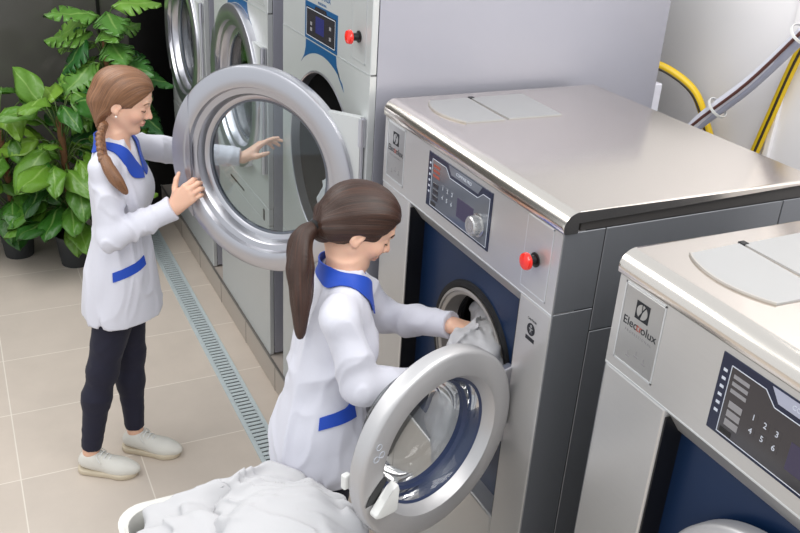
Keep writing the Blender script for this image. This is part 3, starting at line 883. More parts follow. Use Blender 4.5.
def loft(v, tab, F, L, k=.02, grow=0., z0=None, z1=None, op='+'):
    """stack of oval cross-sections (z, x, y, depth, width)"""
    T = np.array(tab, float); F = A3(F[0], F[1], 0); L = A3(L[0], L[1], 0)
    zz = np.linspace(T[0, 0], T[-1, 0], 60)
    cols = [np.interp(zz, T[:, 0], T[:, i]) for i in range(1, 5)]
    ker = np.ones(7)/7
    cols = [np.convolve(np.pad(c, 3, 'edge'), ker, 'valid') for c in cols]
    lo = T[0, 0] if z0 is None else z0; hi = T[-1, 0] if z1 is None else z1
    def f(P):
        cx, cy, a, b = [np.interp(P[:, 2], zz, c) for c in cols]
        a = a+grow; b = b+grow
        q = np.stack([P[:, 0]-cx, P[:, 1]-cy, np.zeros(len(P))], 1)
        u = (q@F)/a; w = (q@L)/b
        k0 = np.sqrt(u*u+w*w); k1 = np.sqrt((u/a)**2+(w/b)**2)
        d = np.where(k1 > 1e-6, k0*(k0-1)/np.maximum(k1, 1e-6), -np.minimum(a, b))
        return np.maximum(np.maximum(d, lo-P[:, 2]), P[:, 2]-hi)
    v.ops.append((op, f, k))
    if op == '+':
        m = T[:, 3:5].max()+grow
        v.pts += [np.array([T[:, 1].min()-m, T[:, 2].min()-m, lo]), np.array([T[:, 1].max()+m, T[:, 2].max()+m, hi])]
    return v

def snap(vol, P, off, it=14):
    """move points onto a cloth surface, a little above it"""
    P = np.array(P, float)
    for _ in range(it):
        d = vol.field(P); e = 1e-3; G = np.stack([(vol.field(P+e*np.eye(3)[i])-vol.field(P-e*np.eye(3)[i]))/(2*e) for i in range(3)], 1)
        n = np.linalg.norm(G, axis=1)[:, None]; G = G/np.maximum(n, 1e-6)
        P = P-np.clip((d-off)/np.maximum(n[:, 0], .3), -.02, .02)[:, None]*G*.8
    return P, G

def strip(name, rows, m, parent, vol, off=.004, th=.0035, over=None):
    """a sewn-on band of cloth: grid of points snapped to the garment and given thickness"""
    r = len(rows); c = len(rows[0]); P = np.array([p for row in rows for p in row])
    P, G = snap(vol, P, 0.)
    lift = np.zeros((r, c))
    if over is not None:
        lift = np.maximum(0, -over.field(P)).reshape(r, c)
        lift[lift > .03] = 0
        for _ in range(8):
            q = np.pad(lift, 1, 'edge'); lift = np.maximum(lift*.97, (q[:-2, 1:-1]+q[2:, 1:-1]+q[1:-1, :-2]+q[1:-1, 2:])/4)
    P = P+G*(lift.ravel()+off)[:, None]
    b = bmesh.new()
    up = [b.verts.new(p) for p in P]; dn = [b.verts.new(p-g*th) for p, g in zip(P, G)]
    for i in range(r-1):
        for j in range(c-1):
            a = [i*c+j, i*c+j+1, (i+1)*c+j+1, (i+1)*c+j]
            b.faces.new([up[x] for x in a]); b.faces.new([dn[x] for x in a[::-1]])
    ring = [j for j in range(c)]+[i*c+c-1 for i in range(1, r)]+[(r-1)*c+j for j in range(c-2, -1, -1)]+[i*c for i in range(r-2, 0, -1)]
    for k in range(len(ring)):
        x, y = ring[k], ring[(k+1) % len(ring)]
        b.faces.new((up[y], up[x], dn[x], dn[y]))
    return obj(name, b, m, parent, smooth=50)

def grid_between(e0, e1, n, m):
    a = smooth_path(e0, n); c = smooth_path(e1, n)
    return [[np.array(p.lerp(q, j/m)) for j in range(m+1)] for p, q in zip(a, c)]

def wrinkle(seed, amp, f=7., zs=.5):
    o = rng.rand(3)*20
    def g(P, d):
        near = np.abs(d) < .05; r = np.zeros(len(P))
        if near.any():
            Q = P[near]*A3(1, 1, zs)+o
            w = noise3(Q, f*.6)
            n = noise3(Q+w[:, None]*.25, f); n2 = noise3(Q+w[:, None]*.2, f*2.3)
            r[near] = -amp*((1-np.minimum(1, np.abs(n)*5.5))**1.4+.5*(1-np.minimum(1, np.abs(n2)*5.5))**1.4-.3)
        return r
    return g

def sneaker(parent, heel, toe, zf, name='shoe'):
    heel = A3(*heel); toe = A3(*toe); x = unit(toe-heel); y = A3(-x[1], x[0], 0); Ln = np.linalg.norm(toe-heel)
    q = lambda a, b, c: heel+x*a*Ln+y*b+A3(0, 0, zf+c)
    R = np.stack([x, y, A3(0, 0, 1)], 1)
    v = Vol()
    v.cap(q(.16, 0, .055), q(.30, 0, .058), .034, .036, k=.0)
    v.ell(q(.70, .003, .034), (.088, .043, .036), R, k=.03)
    v.cap(q(.30, 0, .062), q(.72, .002, .036), .036, .034, k=.03)
    v.ell(q(.26, 0, .085), (.040, .032, .022), R, k=.02)
    v.ell(q(.24, 0, .115), (.034, .026, .036), R, k=.008, op='-')
    v.plane(q(0, 0, .014), (0, 0, -1))
    sh = vol_obj(name, v, .004, M_shoe, parent)
    v = Vol()
    v.cap(q(.17, 0, .014), q(.74, .002, .014), .042, .047, k=.0)
    v.cap(q(.74, .002, .014), q(.83, .004, .014), .046, .040, k=.02)
    v.plane(q(0, 0, .0), (0, 0, -1)); v.plane(q(0, 0, .026), (0, 0, 1), k=.006)
    vol_obj('sole', v, .004, M_sole, sh)
    b = bmesh.new()
    for k in range(5):
        a = .42+.065*k; h = .100-.0085*k; wd = .022-.001*k
        tube(b, smooth_path([q(a-.01, -wd, h-.012), q(a+.01, -wd*.4, h), q(a+.02, wd*.4, h+.0005), q(a+.03, wd, h-.012)], 4), .0032, 6)
    ch = smooth_path([q(.40, 0, .104), q(.36, .03, .100), q(.42, .045, .075)], 4); tube(b, ch, .002, 5)
    ch = smooth_path([q(.40, 0, .104), q(.38, -.03, .100), q(.46, -.045, .078)], 4); tube(b, ch, .002, 5)
    obj('laces', b, M_white_pl, sh, smooth=180)
    return sh

def woman(J):
    rt_loc = (J['pelvis'][0], J['pelvis'][1], 0)
    yaw = J['yaw']; F = A3(math.cos(yaw), math.sin(yaw), 0); L = A3(-math.sin(yaw), math.cos(yaw), 0); U = A3(0, 0, 1)
    NB = A3(*J['neck']); R, H = head_frame(J['head'], J['hyaw'], J['pitch'], J.get('roll', 0))
    # one continuous body: head, neck, trunk, arms with hands, legs
    v = Vol(); add_head(v, R, H, NB+A3(0, 0, .015))
    loft(v, J['trunk'], F, L, k=.03, grow=-.014, z0=J['trunk'][0][0]+.07)
    for s in 'RL':
        sh, el, wr = (A3(*J[s+k]) for k in ('sh', 'el', 'wr'))
        v.cap(NB+A3(0, 0, -.03), sh-A3(0, 0, .012), .030, .034, k=.03)
        v.cap(sh, el, .036, .034, k=.015); v.cap(el, wr, .036, .0225, k=.015)
        add_hand(v, wr, right=(s == 'R'), **J[s+'hand'])
        hp, kn, an = (A3(*J[s+k]) for k in ('hip', 'knee', 'ankle'))
        v.cap(hp, kn, .066, .05, k=.03); v.cap(kn, kn*.65+an*.35, .048, .046, k=.02); v.cap(kn*.65+an*.35, an, .046, .030, k=.02)
        v.cap(an, an+A3(0, 0, -.05), .030, .030, k=.02)
    hc = A3(*J['head'])
    def tint(V):
        q = (V-hc)@R
        lip = np.exp(-((q[:, 1]/.019)**2+((q[:, 2]+.0615)/.0085)**2+((q[:, 0]-.088)/.016)**2)**2)
        wm = np.zeros(len(V))
        for s in (-1, 1): wm += .55*np.exp(-((q[:, 1]-s*.042)/.022)**2-((q[:, 2]+.03)/.02)**2-((q[:, 0]-.062)/.03)**2)
        wm += .5*np.exp(-((q[:, 0]-.103)/.012)**2-(q[:, 1]/.012)**2-((q[:, 2]+.03)/.012)**2)
        for s in 'RL':
            for t in J['_tips'][s] if '_tips' in J else []: wm += .7*np.exp(-(np.linalg.norm(V-t, axis=1)/.016)**2)
        return np.stack([lip, np.clip(wm, 0, 1), wm*0], 1)
    body = vol_obj('person', v, .0036, M_skin, None, rt_loc, smooth=2, attr={'tint': tint})
    tag(body, J['label'], 'person', 'laundry workers in white uniform')
    # eyes, lashes, brows
    for s in (-1, 1):
        b = bmesh.new()
        tube(b, smooth_path([H(.0765, s*.046, -.001), H(.0845, s*.038, -.0045), H(.0872, s*.030, -.0055), H(.0845, s*.021, -.003)], 5), .0015, 6)
        obj('eyelashes', b, M_lash, body, smooth=180)
        b = bmesh.new()
        tube(b, smooth_path([H(.0795, s*.050, .0235), H(.0885, s*.038, .0295), H(.0925, s*.026, .0285), H(.0925, s*.016, .0255)], 5), [.0010]+[.0022]*14+[.0012], 6)
        obj('eyebrow', b, J['hair_m'], body, smooth=180)
    # tunic
    t = Vol(); loft(t, J['trunk'], F, L, k=0, z1=NB[2]+.03)
    for s, sg in (('R', -1), ('L', 1)):
        sh, el, wr = (A3(*J[s+k]) for k in ('sh', 'el', 'wr'))
        t.cap(NB+A3(0, 0, -.045)+L*sg*.03, sh+A3(0, 0, .002), .048, .047, k=.04)
    bz = J['bust']
    for sg in (-1, 1): t.ell(A3(*bz)+L*sg*.062, (.048, .058, .066), np.stack([F, L, U], 1), k=.05)
    for s, sg in (('R', -1), ('L', 1)):
        sh, el, wr = (A3(*J[s+k]) for k in ('sh', 'el', 'wr'))
        t.cap(sh, el, .052, .049, k=.03)
        dirw = unit(wr-el); cuff = wr-dirw*.012
        t.cap(el, wr, .050, .041, k=.025, clip=[(cuff, dirw)])
    t0 = Vol(); t0.ops = list(t.ops)
    t0.cap(NB-A3(0, 0, .03), NB+A3(0, 0, .05)-F*.012, .062, .060, k=.03)
    t.disp(wrinkle(1, J.get('wr_amp', .010), 6.5, .55))
    # neckline: round the neck and open in a V down the front
    t.cap(NB+A3(0, 0, .0), NB+A3(0, 0, .12), .057, .075, k=.012, op='-')
    t.cap(NB+F*.045+A3(0, 0, .01), NB+F*.13-U*.085, .042, .006, k=.008, op='-')
    t.cap(NB+F*.09+A3(0, 0, .02), NB+F*.15-U*.085, .05, .004, k=.008, op='-')
    # side vents at the hem
    hz = J['trunk'][0][0]; c0 = A3(J['trunk'][0][1], J['trunk'][0][2], hz); wb = J['trunk'][0][4]
    for sg in (-1, 1): t.cap(c0+L*sg*(wb+.02)-F*.045, c0+L*sg*(wb-.05)-F*.045+U*0, .008, .008, op='-', k=.004); t.cap(c0+L*sg*(wb+.0)-F*.045, c0+L*sg*(wb-.005)-F*.045+U*.05, .010, .002, op='-', k=.004)
    tu = vol_obj('tunic', t, .0045, M_tunic, body, smooth=1)
    for sg in (-1, 1):
        e0 = [NB-F*.060+U*.022, NB-F*.045+L*sg*.048+U*.018, NB+L*sg*.062-U*.002, NB+F*.052+L*sg*.050-U*.030, NB+F*.085+L*sg*.020-U*.085, NB+F*.095+L*sg*.004-U*.115]
        e1 = [NB-F*.085-U*.030, NB-F*.070+L*sg*.075-U*.028, NB+L*sg*.110-U*.035, NB+F*.055+L*sg*.105-U*.065, NB+F*.085+L*sg*.080-U*.118, NB+F*.105+L*sg*.018-U*.140]
        strip('collar', grid_between(e0, e1, 7, 6), M_blue, tu, t0, .005, over=t)
    p = J['pocket']; pts = [Vector(x) for x in p]
    rows = [[np.array(pts[0].lerp(pts[1], i/12))+U*(.019-.038*j/3) for j in range(4)] for i in range(13)]
    strip('pocket_trim', rows, M_blue, tu, t0, .003, over=t)
    # leggings
    g = Vol()
    zt = hz+.10
    for s in 'RL':
        hp, kn, an = (A3(*J[s+k]) for k in ('hip', 'knee', 'ankle'))
        m = kn*.66+an*.34; dn = unit(an-kn); cut = [(an-dn*.015, dn)]
        g.cap(hp, kn, .088, .060, k=.03, clip=[(A3(0, 0, zt), A3(0, 0, 1.))]); g.cap(kn, m-F*.008, .058, .056, k=.03); g.cap(m-F*.008, an, .056, .039, k=.03, clip=cut)
    g.disp(wrinkle(2, .0022, 11., 1.6))
    vol_obj('leggings', g, .006, M_legs, body, smooth=2)
    for s in 'RL': sneaker(body, J[s+'heel'], J[s+'toe'], 0.)
    # hair
    hv = Vol()
    hv.ell(H(-.020, 0, .030), (.103, .085, .094), R, k=0)
    hv.ell(H(.018, 0, .062), (.074, .075, .060), R, k=.03)
    tie = A3(*J['tie'])
    for sg in (-1, 0, 1): hv.cap(H(-.075, sg*.035, -.02), tie+R@A3(.012, 0, 0), .045, .020, k=.03)
    hv.ell(H(.112, 0, -.040), (.072, .13, .112), R, k=.012, op='-')
    for sg in (-1, 1):
        hv.ell(H(.026, sg*.085, -.058), (.040, .04, .058), R, k=.012, op='-')
        hv.ell(H(-.004, sg*.088, -.018), (.017, .022, .025), R, k=.006, op='-')
        hv.ell(H(-.02, sg*.085, -.088), (.034, .05, .045), R, k=.015, op='-')
    ax = unit(H(.06, 0, .02)-tie); e1 = unit(np.cross(ax, R[:, 1])); e2 = np.cross(ax, e1)
    def streak(P):
        q = P-tie; a = np.arctan2(q@e2, q@e1); n = np.linalg.norm(q, axis=1)
        return np.stack([np.cos(a)*26, np.sin(a)*26, n*9], 1)
    def comb(P, d):
        near = np.abs(d) < .03; r = np.zeros(len(P))
        if near.any():
            r[near] = .0042*noise3(streak(P[near])*.22+9, 1)+.0030*noise3(streak(P[near])*.5+9, 1)
        return r
    hv.disp(comb)
    def strand(V):
        return streak(V)
    hr = vol_obj('hair', hv, .0032, J['hair_m'], body, smooth=1, attr={'strand': strand})
    b = bmesh.new()
    td = unit(J['tail'][1]-A3(*J['tail'][0]))
    lathe(b, [(.015, -.007), (.0235, -.005), (.0235, .005), (.015, .007)], frame(td, J['tie_at']), 24, close=True)
    obj('hair_tie', b, M_tie, hr, smooth=50)
    tail = np.array([list(p) for p in smooth_path(J['tail'], 7)]); rad = np.interp(np.linspace(0, 1, len(tail)), np.linspace(0, 1, len(J['tail_r'])), J['tail_r'])
    pv = Vol(); pv.chain(tail, rad*.8, k=.012)
    rr = np.random.RandomState(5)
    for k in range(J.get('strands', 9)):
        a = 2*PI*k/9; o = F*math.cos(a)*.9+L*math.sin(a); ph = rr.rand()*6
        end = len(tail)-rr.randint(0, 4)
        pp = [tail[i]+o*rad[i]*(.62+.25*math.sin(ph+i*.35)) for i in range(end)]
        pv.chain(pp, [max(.0025, rad[i]*.36*(1-(i/len(tail))**4)) for i in range(end)], k=.006)
    def strand2(V):
        D = ((V[:, None, :]-tail[None])**2).sum(-1); i = D.argmin(1); o = (V-tail[i])/rad[i][:, None]
        an = np.arctan2(o@L, o@F); return np.stack([np.cos(an)*9, np.sin(an)*9, i*.07], 1)
    vol_obj('ponytail', pv, .0032, J['hair_m'], hr, smooth=1, attr={'strand': strand2})
    for pts in J.get('wisps', []):
        b = bmesh.new(); tube(b, smooth_path(pts, 6), .0012, 5); obj('loose_strand', b, J['hair_m'], hr, smooth=180)
        at = hr.children[-1].data.attributes.new('strand', 'FLOAT_VECTOR', 'POINT')
    return body, H, R, F, L, hr

JA = dict(label='person with auburn braid and white tunic, pulling a dryer door open', yaw=-.44, pelvis=(.455, 3.33), neck=(.480, 3.330, 1.412), head=(.522, 3.325, 1.558), hyaw=-.40, pitch=.30,
    trunk=[(.695, .460, 3.333, .156, .182), (.80, .462, 3.333, .146, .172), (.91, .467, 3.335, .130, .160), (1.04, .474, 3.335, .098, .128), (1.16, .482, 3.335, .102, .136), (1.25, .484, 3.335, .104, .146), (1.34, .480, 3.335, .084, .146), (1.395, .478, 3.332, .058, .085), (1.44, .478, 3.332, .048, .055)],
    bust=(.535, 3.308, 1.205),
    Rsh=(.410, 3.190, 1.350), Rel=(.415, 3.120, 1.110), Rwr=(.636, 3.085, 1.215),
    Lsh=(.535, 3.475, 1.345), Lel=(.775, 3.560, 1.262), Lwr=(1.012, 3.462, 1.245),
    Rhip=(.435, 3.275, .80), Rknee=(.345, 3.265, .465), Rankle=(.262, 3.232, .10), Lhip=(.480, 3.39, .80), Lknee=(.475, 3.375, .455), Lankle=(.458, 3.312, .10),
    Rheel=(.205, 3.265, 0), Rtoe=(.430, 3.125, 0), Lheel=(.400, 3.350, 0), Ltoe=(.625, 3.187, 0),
    Rhand=dict(x=(.56, -.40, .72), z=(-.72, -.68, .08), curl=(.8, 1.0, .7), thumb=(1.05, .75)),
    Lhand=dict(x=(.74, -.20, .62), z=(-.55, .25, .75), curl=(.30, .35, .2), thumb=(.65, .3), bend=[(.05, .25, .2), (.25, .4, .3), (.4, .6, .3), (.5, .7, .4)]),
    pocket=((.412, 3.20, .908), (.560, 3.19, .962)),
    hair_m=M_hairA, tie=(.432, 3.30, 1.485), tie_at=(.414, 3.165, 1.388),
    tail=[A3(.414, 3.168, 1.400), A3(.422, 3.128, 1.368), A3(.444, 3.108, 1.328), A3(.470, 3.103, 1.283)], tail_r=[.016, .021, .022, .006], strands=7)
JB = dict(label='person with long dark ponytail, loading a sheet into the open washer', yaw=-.14, pelvis=(.80, 2.02), neck=(.880, 2.045, 1.420), head=(.918, 2.05, 1.528), hyaw=-.28, pitch=.46,
    trunk=[(.812, .815, 2.02, .160, .178), (.90, .810, 2.02, .146, .168), (.97, .810, 2.02, .130, .158), (1.07, .818, 2.03, .104, .134), (1.17, .838, 2.038, .108, .140), (1.25, .852, 2.042, .108, .148), (1.335, .864, 2.045, .088, .150), (1.39, .874, 2.045, .058, .085), (1.44, .878, 2.045, .048, .055)],
    bust=(.910, 2.03, 1.195),
    Rsh=(.800, 1.885, 1.345), Rel=(.840, 1.822, 1.165), Rwr=(1.060, 1.840, 1.120),
    Lsh=(.925, 2.190, 1.340), Lel=(1.075, 2.175, 1.150), Lwr=(1.200, 1.965, 1.205),
    Rhip=(.79, 1.95, .86), Rknee=(.785, 1.935, .47), Rankle=(.725, 1.93, .10), Lhip=(.81, 2.08, .86), Lknee=(.80, 2.10, .47), Lankle=(.735, 2.11, .10),
    Rheel=(.668, 1.935, 0), Rtoe=(.912, 1.91, 0), Lheel=(.675, 2.12, 0), Ltoe=(.918, 2.10, 0),
    Rhand=dict(x=(.95, .05, .15), z=(-.1, -.35, .93), curl=(.5, .6, .4), thumb=(.8, .4)),
    Lhand=dict(x=(.80, -.55, -.12), z=(-.1, .15, .98), curl=(.5, .6, .4), thumb=(.8, .4)),
    pocket=((.730, 1.86, 1.030), (.885, 1.86, 1.045)),
    hair_m=M_hairB, tie=(.808, 2.065, 1.530), tie_at=(.796, 2.06, 1.535),
    tail=[A3(.802, 2.062, 1.535), A3(.758, 2.05, 1.520), A3(.738, 2.02, 1.450), A3(.728, 1.985, 1.36), A3(.715, 1.95, 1.275)], tail_r=[.016, .029, .037, .031, .010], strands=9)
pa, HA, RA, FA, LA, hairA = woman(JA)
# plaited part of the braid between the nape and the hair tie
bv = Vol()
bp = smooth_path([(.440, 3.265, 1.490), (.420, 3.232, 1.46), (.414, 3.195, 1.425), (.414, 3.166, 1.390)], 5)
for k, p in enumerate(bp):
    o = LA*(.011 if k % 2 else -.011)-FA*.004
    Rk = np.stack([unit(FA), unit(LA+A3(0, 0, .7 if k % 2 else -.7)), unit(np.cross(FA, LA+A3(0, 0, .7 if k % 2 else -.7)))], 1)
    bv.ell(np.array(p)+o, (.015, .019, .0125), Rk, k=.006)
vol_obj('braid', bv, .003, M_hairA, hairA, smooth=1, attr={'strand': lambda V: V*A3(160, 160, 60)})
b = bmesh.new(); bmesh.ops.create_uvsphere(b, u_segments=12, v_segments=8, radius=.0045, matrix=Matrix.Translation(Vector(HA(.0, -.082, -.040))))
obj('earring', b, M_pearl, pa, smooth=180)
pb, HB, RB, FB, LB, hairB = woman(JB)
for pts in ([HB(-.115, -.02, -.07), HB(-.10, -.075, -.13), HB(-.06, -.10, -.17)],):
    pass
for pts in () if True else ([HB(-.10, -.02, -.07), HB(-.09, -.09, -.12), HB(-.04, -.13, -.19)], [HB(.07, -.03, .09), HB(.115, -.05, .03), HB(.11, -.055, -.05)]):
    b = bmesh.new(); tube(b, smooth_path(pts, 6), .0014, 5); obj('loose_strand', b, M_hairB, hairB, smooth=180)

# ------------------------------------------------------------------ sheets and laundry cart
M_sheet = mat('white_cotton_sheet', (.77, .767, .775), .8, bump=.05, bscale=120, sheen=.2)
M_tub = mat('white_tub_plastic', (.88, .875, .85), .38)

def folds(seed, amp, f, warp=.35, stretch=(1, 1, 1), rot=0.):
    r = np.random.RandomState(seed); o = r.rand(3)*20; c, s_ = math.cos(rot), math.sin(rot)
    def g(P, d):
        near = np.abs(d) < .09; out = np.zeros(len(P))
        if near.any():
            Q = P[near]; Q = np.stack([Q[:, 0]*c+Q[:, 1]*s_, -Q[:, 0]*s_+Q[:, 1]*c, Q[:, 2]], 1)*A3(*stretch)+o
            w = np.stack([noise3(Q+k*3.7, f*.7) for k in range(3)], 1)*warp
            n = np.abs(noise3(Q+w, f)); n2 = np.abs(noise3(Q+w*.6+7, f*2.1))
            out[near] = -amp*(np.exp(-(n*8.5)**2)+.4*np.exp(-(n2*7)**2)-.4)
        return out
    return g

ct = thing('laundry_cart', 'white plastic laundry cart heaped with crumpled white sheets', 'laundry cart', (.45, 1.68, 0))
def rrect(x0, x1, y0, y1, r, n=6):
    o = []
    for cx, cy, a0 in ((x1-r, y1-r, 0), (x0+r, y1-r, 90), (x0+r, y0+r, 180), (x1-r, y0+r, 270)):
        for k in range(n+1):
            a = math.radians(a0+90*k/n); o.append((cx+r*math.cos(a), cy+r*math.sin(a)))
    return o
b = bmesh.new()
lv = [(.05, .06, .16), (.05, .05, .18), (.0, .07, .735), (-.016, .08, .742), (-.018, .08, .754), (-.006, .075, .757), (.006, .07, .75), (.055, .05, .20), (.055, .05, .19)]
rings = []
for ins, r, z in lv: rings.append([b.verts.new((x, y, z)) for x, y in rrect(.225+ins, .675-ins, 1.30+ins, 2.045-ins, r)])
for a, c in zip(rings, rings[1:]):
    for k in range(len(a)): b.faces.new((a[k], a[(k+1) % len(a)], c[(k+1) % len(a)], c[k]))
b.faces.new(rings[0]); b.faces.new(rings[-1])
obj('tub', b, M_tub, ct, smooth=40)
b = bmesh.new(); bx(b, .29, .61, 1.37, 1.975, .125, .16, .006); obj('chassis', b, M_galv, ct)
for x in (.33, .57):
    for y in (1.42, 1.92):
        w_ = obj('caster', lathe(bmesh.new(), [(0, -.014), (.045, -.014), (.05, -.008), (.05, .008), (.045, .014), (0, .014)], frame((1, 0, 0), (x, y, .05)), 24), M_black, ct, smooth=40)
        obj('fork', box(x-.02, x+.02, y-.012, y+.012, .095, .13, .003), M_galv, w_)

def sheet(name, ells, h, fl, label, extra=None, sm=3):
    v = Vol()
    for e in ells: v.ell(e[0], e[1], e[2] if len(e) > 2 else None, k=.06)
    if extra: extra(v)
    for f in fl: v.disp(f)
    o = vol_obj(name, v, h, M_sheet, None, tuple(ells[0][0]) if ells else None, smooth=sm)
    return tag(o, label, 'sheet', 'white bedsheets')
def rz(a): c, s_ = math.cos(a), math.sin(a); return np.array([[c, -s_, 0], [s_, c, 0], [0, 0, 1.]])
sheet('bedsheet', [((.47, 1.62, .755), (.185, .30, .085)), ((.42, 1.86, .765), (.16, .15, .055), rz(.2)), ((.34, 1.78, .75), (.10, .20, .06), rz(-.2)), ((.50, 1.93, .775), (.13, .085, .045))], .005,
      [folds(11, .026, 5., .5, (1, .45, 1), rot=.9), folds(15, .014, 8., .5, (1, .35, 1), rot=.4)], 'crumpled white sheet lying loosely across the laundry cart, left part of the heap')
sheet('bedsheet', [((.615, 1.74, .835), (.125, .17, .075), rz(.4)), ((.585, 1.87, .83), (.09, .07, .045)), ((.655, 1.62, .80), (.12, .14, .09)), ((.52, 1.78, .845), (.10, .10, .045))], .005,
      [folds(23, .030, 6., .5, (1, .5, 1), rot=-.6), folds(25, .015, 10., .4, (1, .35, 1), rot=.9)], 'bunched white sheet on top of the laundry cart heap, right next to the dark leggings')

def pulled(v):
    v.ell((1.39, 1.985, 1.165), (.085, .11, .095), k=.05)
    v.chain([A3(1.52, 1.98, 1.06), A3(1.38, 1.95, 1.10), A3(1.27, 1.895, 1.155), A3(1.19, 1.835, 1.17), A3(1.185, 1.81, 1.10), A3(1.16, 1.80, 1.03), A3(1.13, 1.80, .96), A3(1.11, 1.79, .885)],
            [.16, .10, .062, .058, .062, .066, .062, .030], k=.05)
    v.chain([A3(1.24, 1.87, 1.19), A3(1.195, 1.80, 1.165), A3(1.185, 1.768, 1.09), A3(1.165, 1.768, 1.0)], [.030, .032, .034, .02], k=.05)
sheet('bedsheet', [((1.27, 1.89, 1.16), (.07, .05, .05))], .0055, [folds(31, .018, 9., .4, (1, 1, .4), .3), folds(33, .008, 17., .3, (1, 1, .4), .1)],
      'white sheet hanging out of the open washer drum, held in both hands', pulled)
def inside(v):
    v.ell((1.50, 3.0, 1.145), (.14, .18, .075), k=.05)
sheet('bedsheet', [((1.37, 3.01, 1.155), (.14, .12, .075)), ((1.25, 3.035, 1.185), (.055, .065, .095), rz(.3))], .007, [folds(41, .012, 9., .4), folds(43, .005, 17., .3)],
      'white sheet in the drum mouth of the dryer with the door ajar', inside)

# ------------------------------------------------------------------ potted plants
def mat_leaf(name, dark, mid, light):
    m, nt, b = new_mat(name)
    at = nt.nodes.new('ShaderNodeAttribute'); at.attribute_name = 'blade'
    sp = nt.nodes.new('ShaderNodeSeparateXYZ'); nt.links.new(at.outputs['Vector'], sp.inputs[0])
    rp = nt.nodes.new('ShaderNodeValToRGB'); el = rp.color_ramp.elements
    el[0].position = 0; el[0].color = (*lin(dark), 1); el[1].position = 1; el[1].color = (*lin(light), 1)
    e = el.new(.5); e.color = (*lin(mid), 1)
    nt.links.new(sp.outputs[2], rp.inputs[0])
    # pale midrib and side veins
    ab = nt.nodes.new('ShaderNodeMath'); ab.operation = 'ABSOLUTE'; nt.links.new(sp.outputs[0], ab.inputs[0])
    mr = nt.nodes.new('ShaderNodeMapRange'); mr.inputs[1].default_value = .02; mr.inputs[2].default_value = .09; mr.inputs[3].default_value = .35; mr.inputs[4].default_value = 0
    nt.links.new(ab.outputs[0], mr.inputs[0])
    ma = nt.nodes.new('ShaderNodeMath'); ma.operation = 'MULTIPLY_ADD'; ma.inputs[1].default_value = -.45; nt.links.new(ab.outputs[0], ma.inputs[0]); nt.links.new(sp.outputs[1], ma.inputs[2])
    sn = nt.nodes.new('ShaderNodeMath'); sn.operation = 'MULTIPLY'; sn.inputs[1].default_value = 46; nt.links.new(ma.outputs[0], sn.inputs[0])
    s2 = nt.nodes.new('ShaderNodeMath'); s2.operation = 'SINE'; nt.links.new(sn.outputs[0], s2.inputs[0])
    m2 = nt.nodes.new('ShaderNodeMapRange'); m2.inputs[1].default_value = .75; m2.inputs[2].default_value = 1; m2.inputs[3].default_value = 0; m2.inputs[4].default_value = .03
    nt.links.new(s2.outputs[0], m2.inputs[0])
    mxm = nt.nodes.new('ShaderNodeMath'); mxm.operation = 'MAXIMUM'; nt.links.new(mr.outputs[0], mxm.inputs[0]); nt.links.new(m2.outputs[0], mxm.inputs[1])
    mx = nt.nodes.new('ShaderNodeMix'); mx.data_type = 'RGBA'; mx.inputs[7].default_value = (*lin((.66, .78, .46)), 1)
    nt.links.new(rp.outputs[0], mx.inputs[6]); nt.links.new(mxm.outputs[0], mx.inputs[0]); nt.links.new(mx.outputs[2], b.inputs['Base Color'])
    b.inputs['Roughness'].default_value = .36
    b.inputs['Transmission Weight'].default_value = 0
    bp = nt.nodes.new('ShaderNodeBump'); bp.inputs['Strength'].default_value = .04; bp.inputs['Distance'].default_value = .003
    nt.links.new(s2.outputs[0], bp.inputs['Height']); nt.links.new(bp.outputs[0], b.inputs['Normal'])
    return m
M_leaf = mat_leaf('broad_leaf', (.09, .25, .09), (.21, .42, .13), (.46, .62, .20))
M_leaf2 = mat_leaf('split_leaf', (.08, .25, .11), (.18, .41, .17), (.44, .62, .24))
M_stem = mat('green_stem', (.28, .36, .16), .5)
M_pole = mat('brown_moss_pole', (.42, .29, .17), .9, var=.3, vscale=30, bump=.8, bscale=60)
M_pot = mat('charcoal_pot', (.20, .21, .22), .55)
M_soil = mat('dark_soil', (.16, .12, .09), .95, bump=.8, bscale=50)

def add_leaf(V, Fc, At, base, d, nrm, Ln, Wd, split, tone, r):
    """a blade: midrib from base along d, side lobes curving down from it"""
    d = unit(d); nrm = np.array(nrm, float); nrm = unit(nrm-d*(nrm@d)); s_ = np.cross(nrm, d)
    curl = .30+r.rand()*.35; fold = .10+r.rand()*.25; nl = 6 if split else 10
    def pt(t, a):
        # a: -1..1 across
        w = (math.sin(PI*min(1, max(0, t))**.62)**.75)*Wd*.5 if 0 < t < 1 else 0
        fw = t+.10*abs(a)**1.5*(1-t) - (.16*abs(a)*(1-t)**6)
        return base+d*(fw*Ln)+s_*(a*w)-nrm*(curl*Ln*t*t*.55+fold*w*abs(a)**1.6)+nrm*.012*math.sin(t*9+a*4)
    def add(p, a, t): V.append(p); At.append((a, t, tone)); return len(V)-1
    for sg in (-1, 1):
        for k in range(nl):
            t0, t1 = k/nl, (k+1)/nl
            g = (.26 if split and 1 <= k < nl-1 else 0.)/nl
            cols = []
            for a in (0, .38, .72, 1.):
                gg = g*max(0, (a-.38)/.62)
                cols.append((add(pt(t0+gg, a*sg), a*sg, t0), add(pt(t1-gg*.6, a*sg), a*sg, t1)))
            for (p0, p1), (q0, q1) in zip(cols, cols[1:]):
                Fc.append((p0, p1, q1, q0) if sg == 1 else (p1, p0, q0, q1))

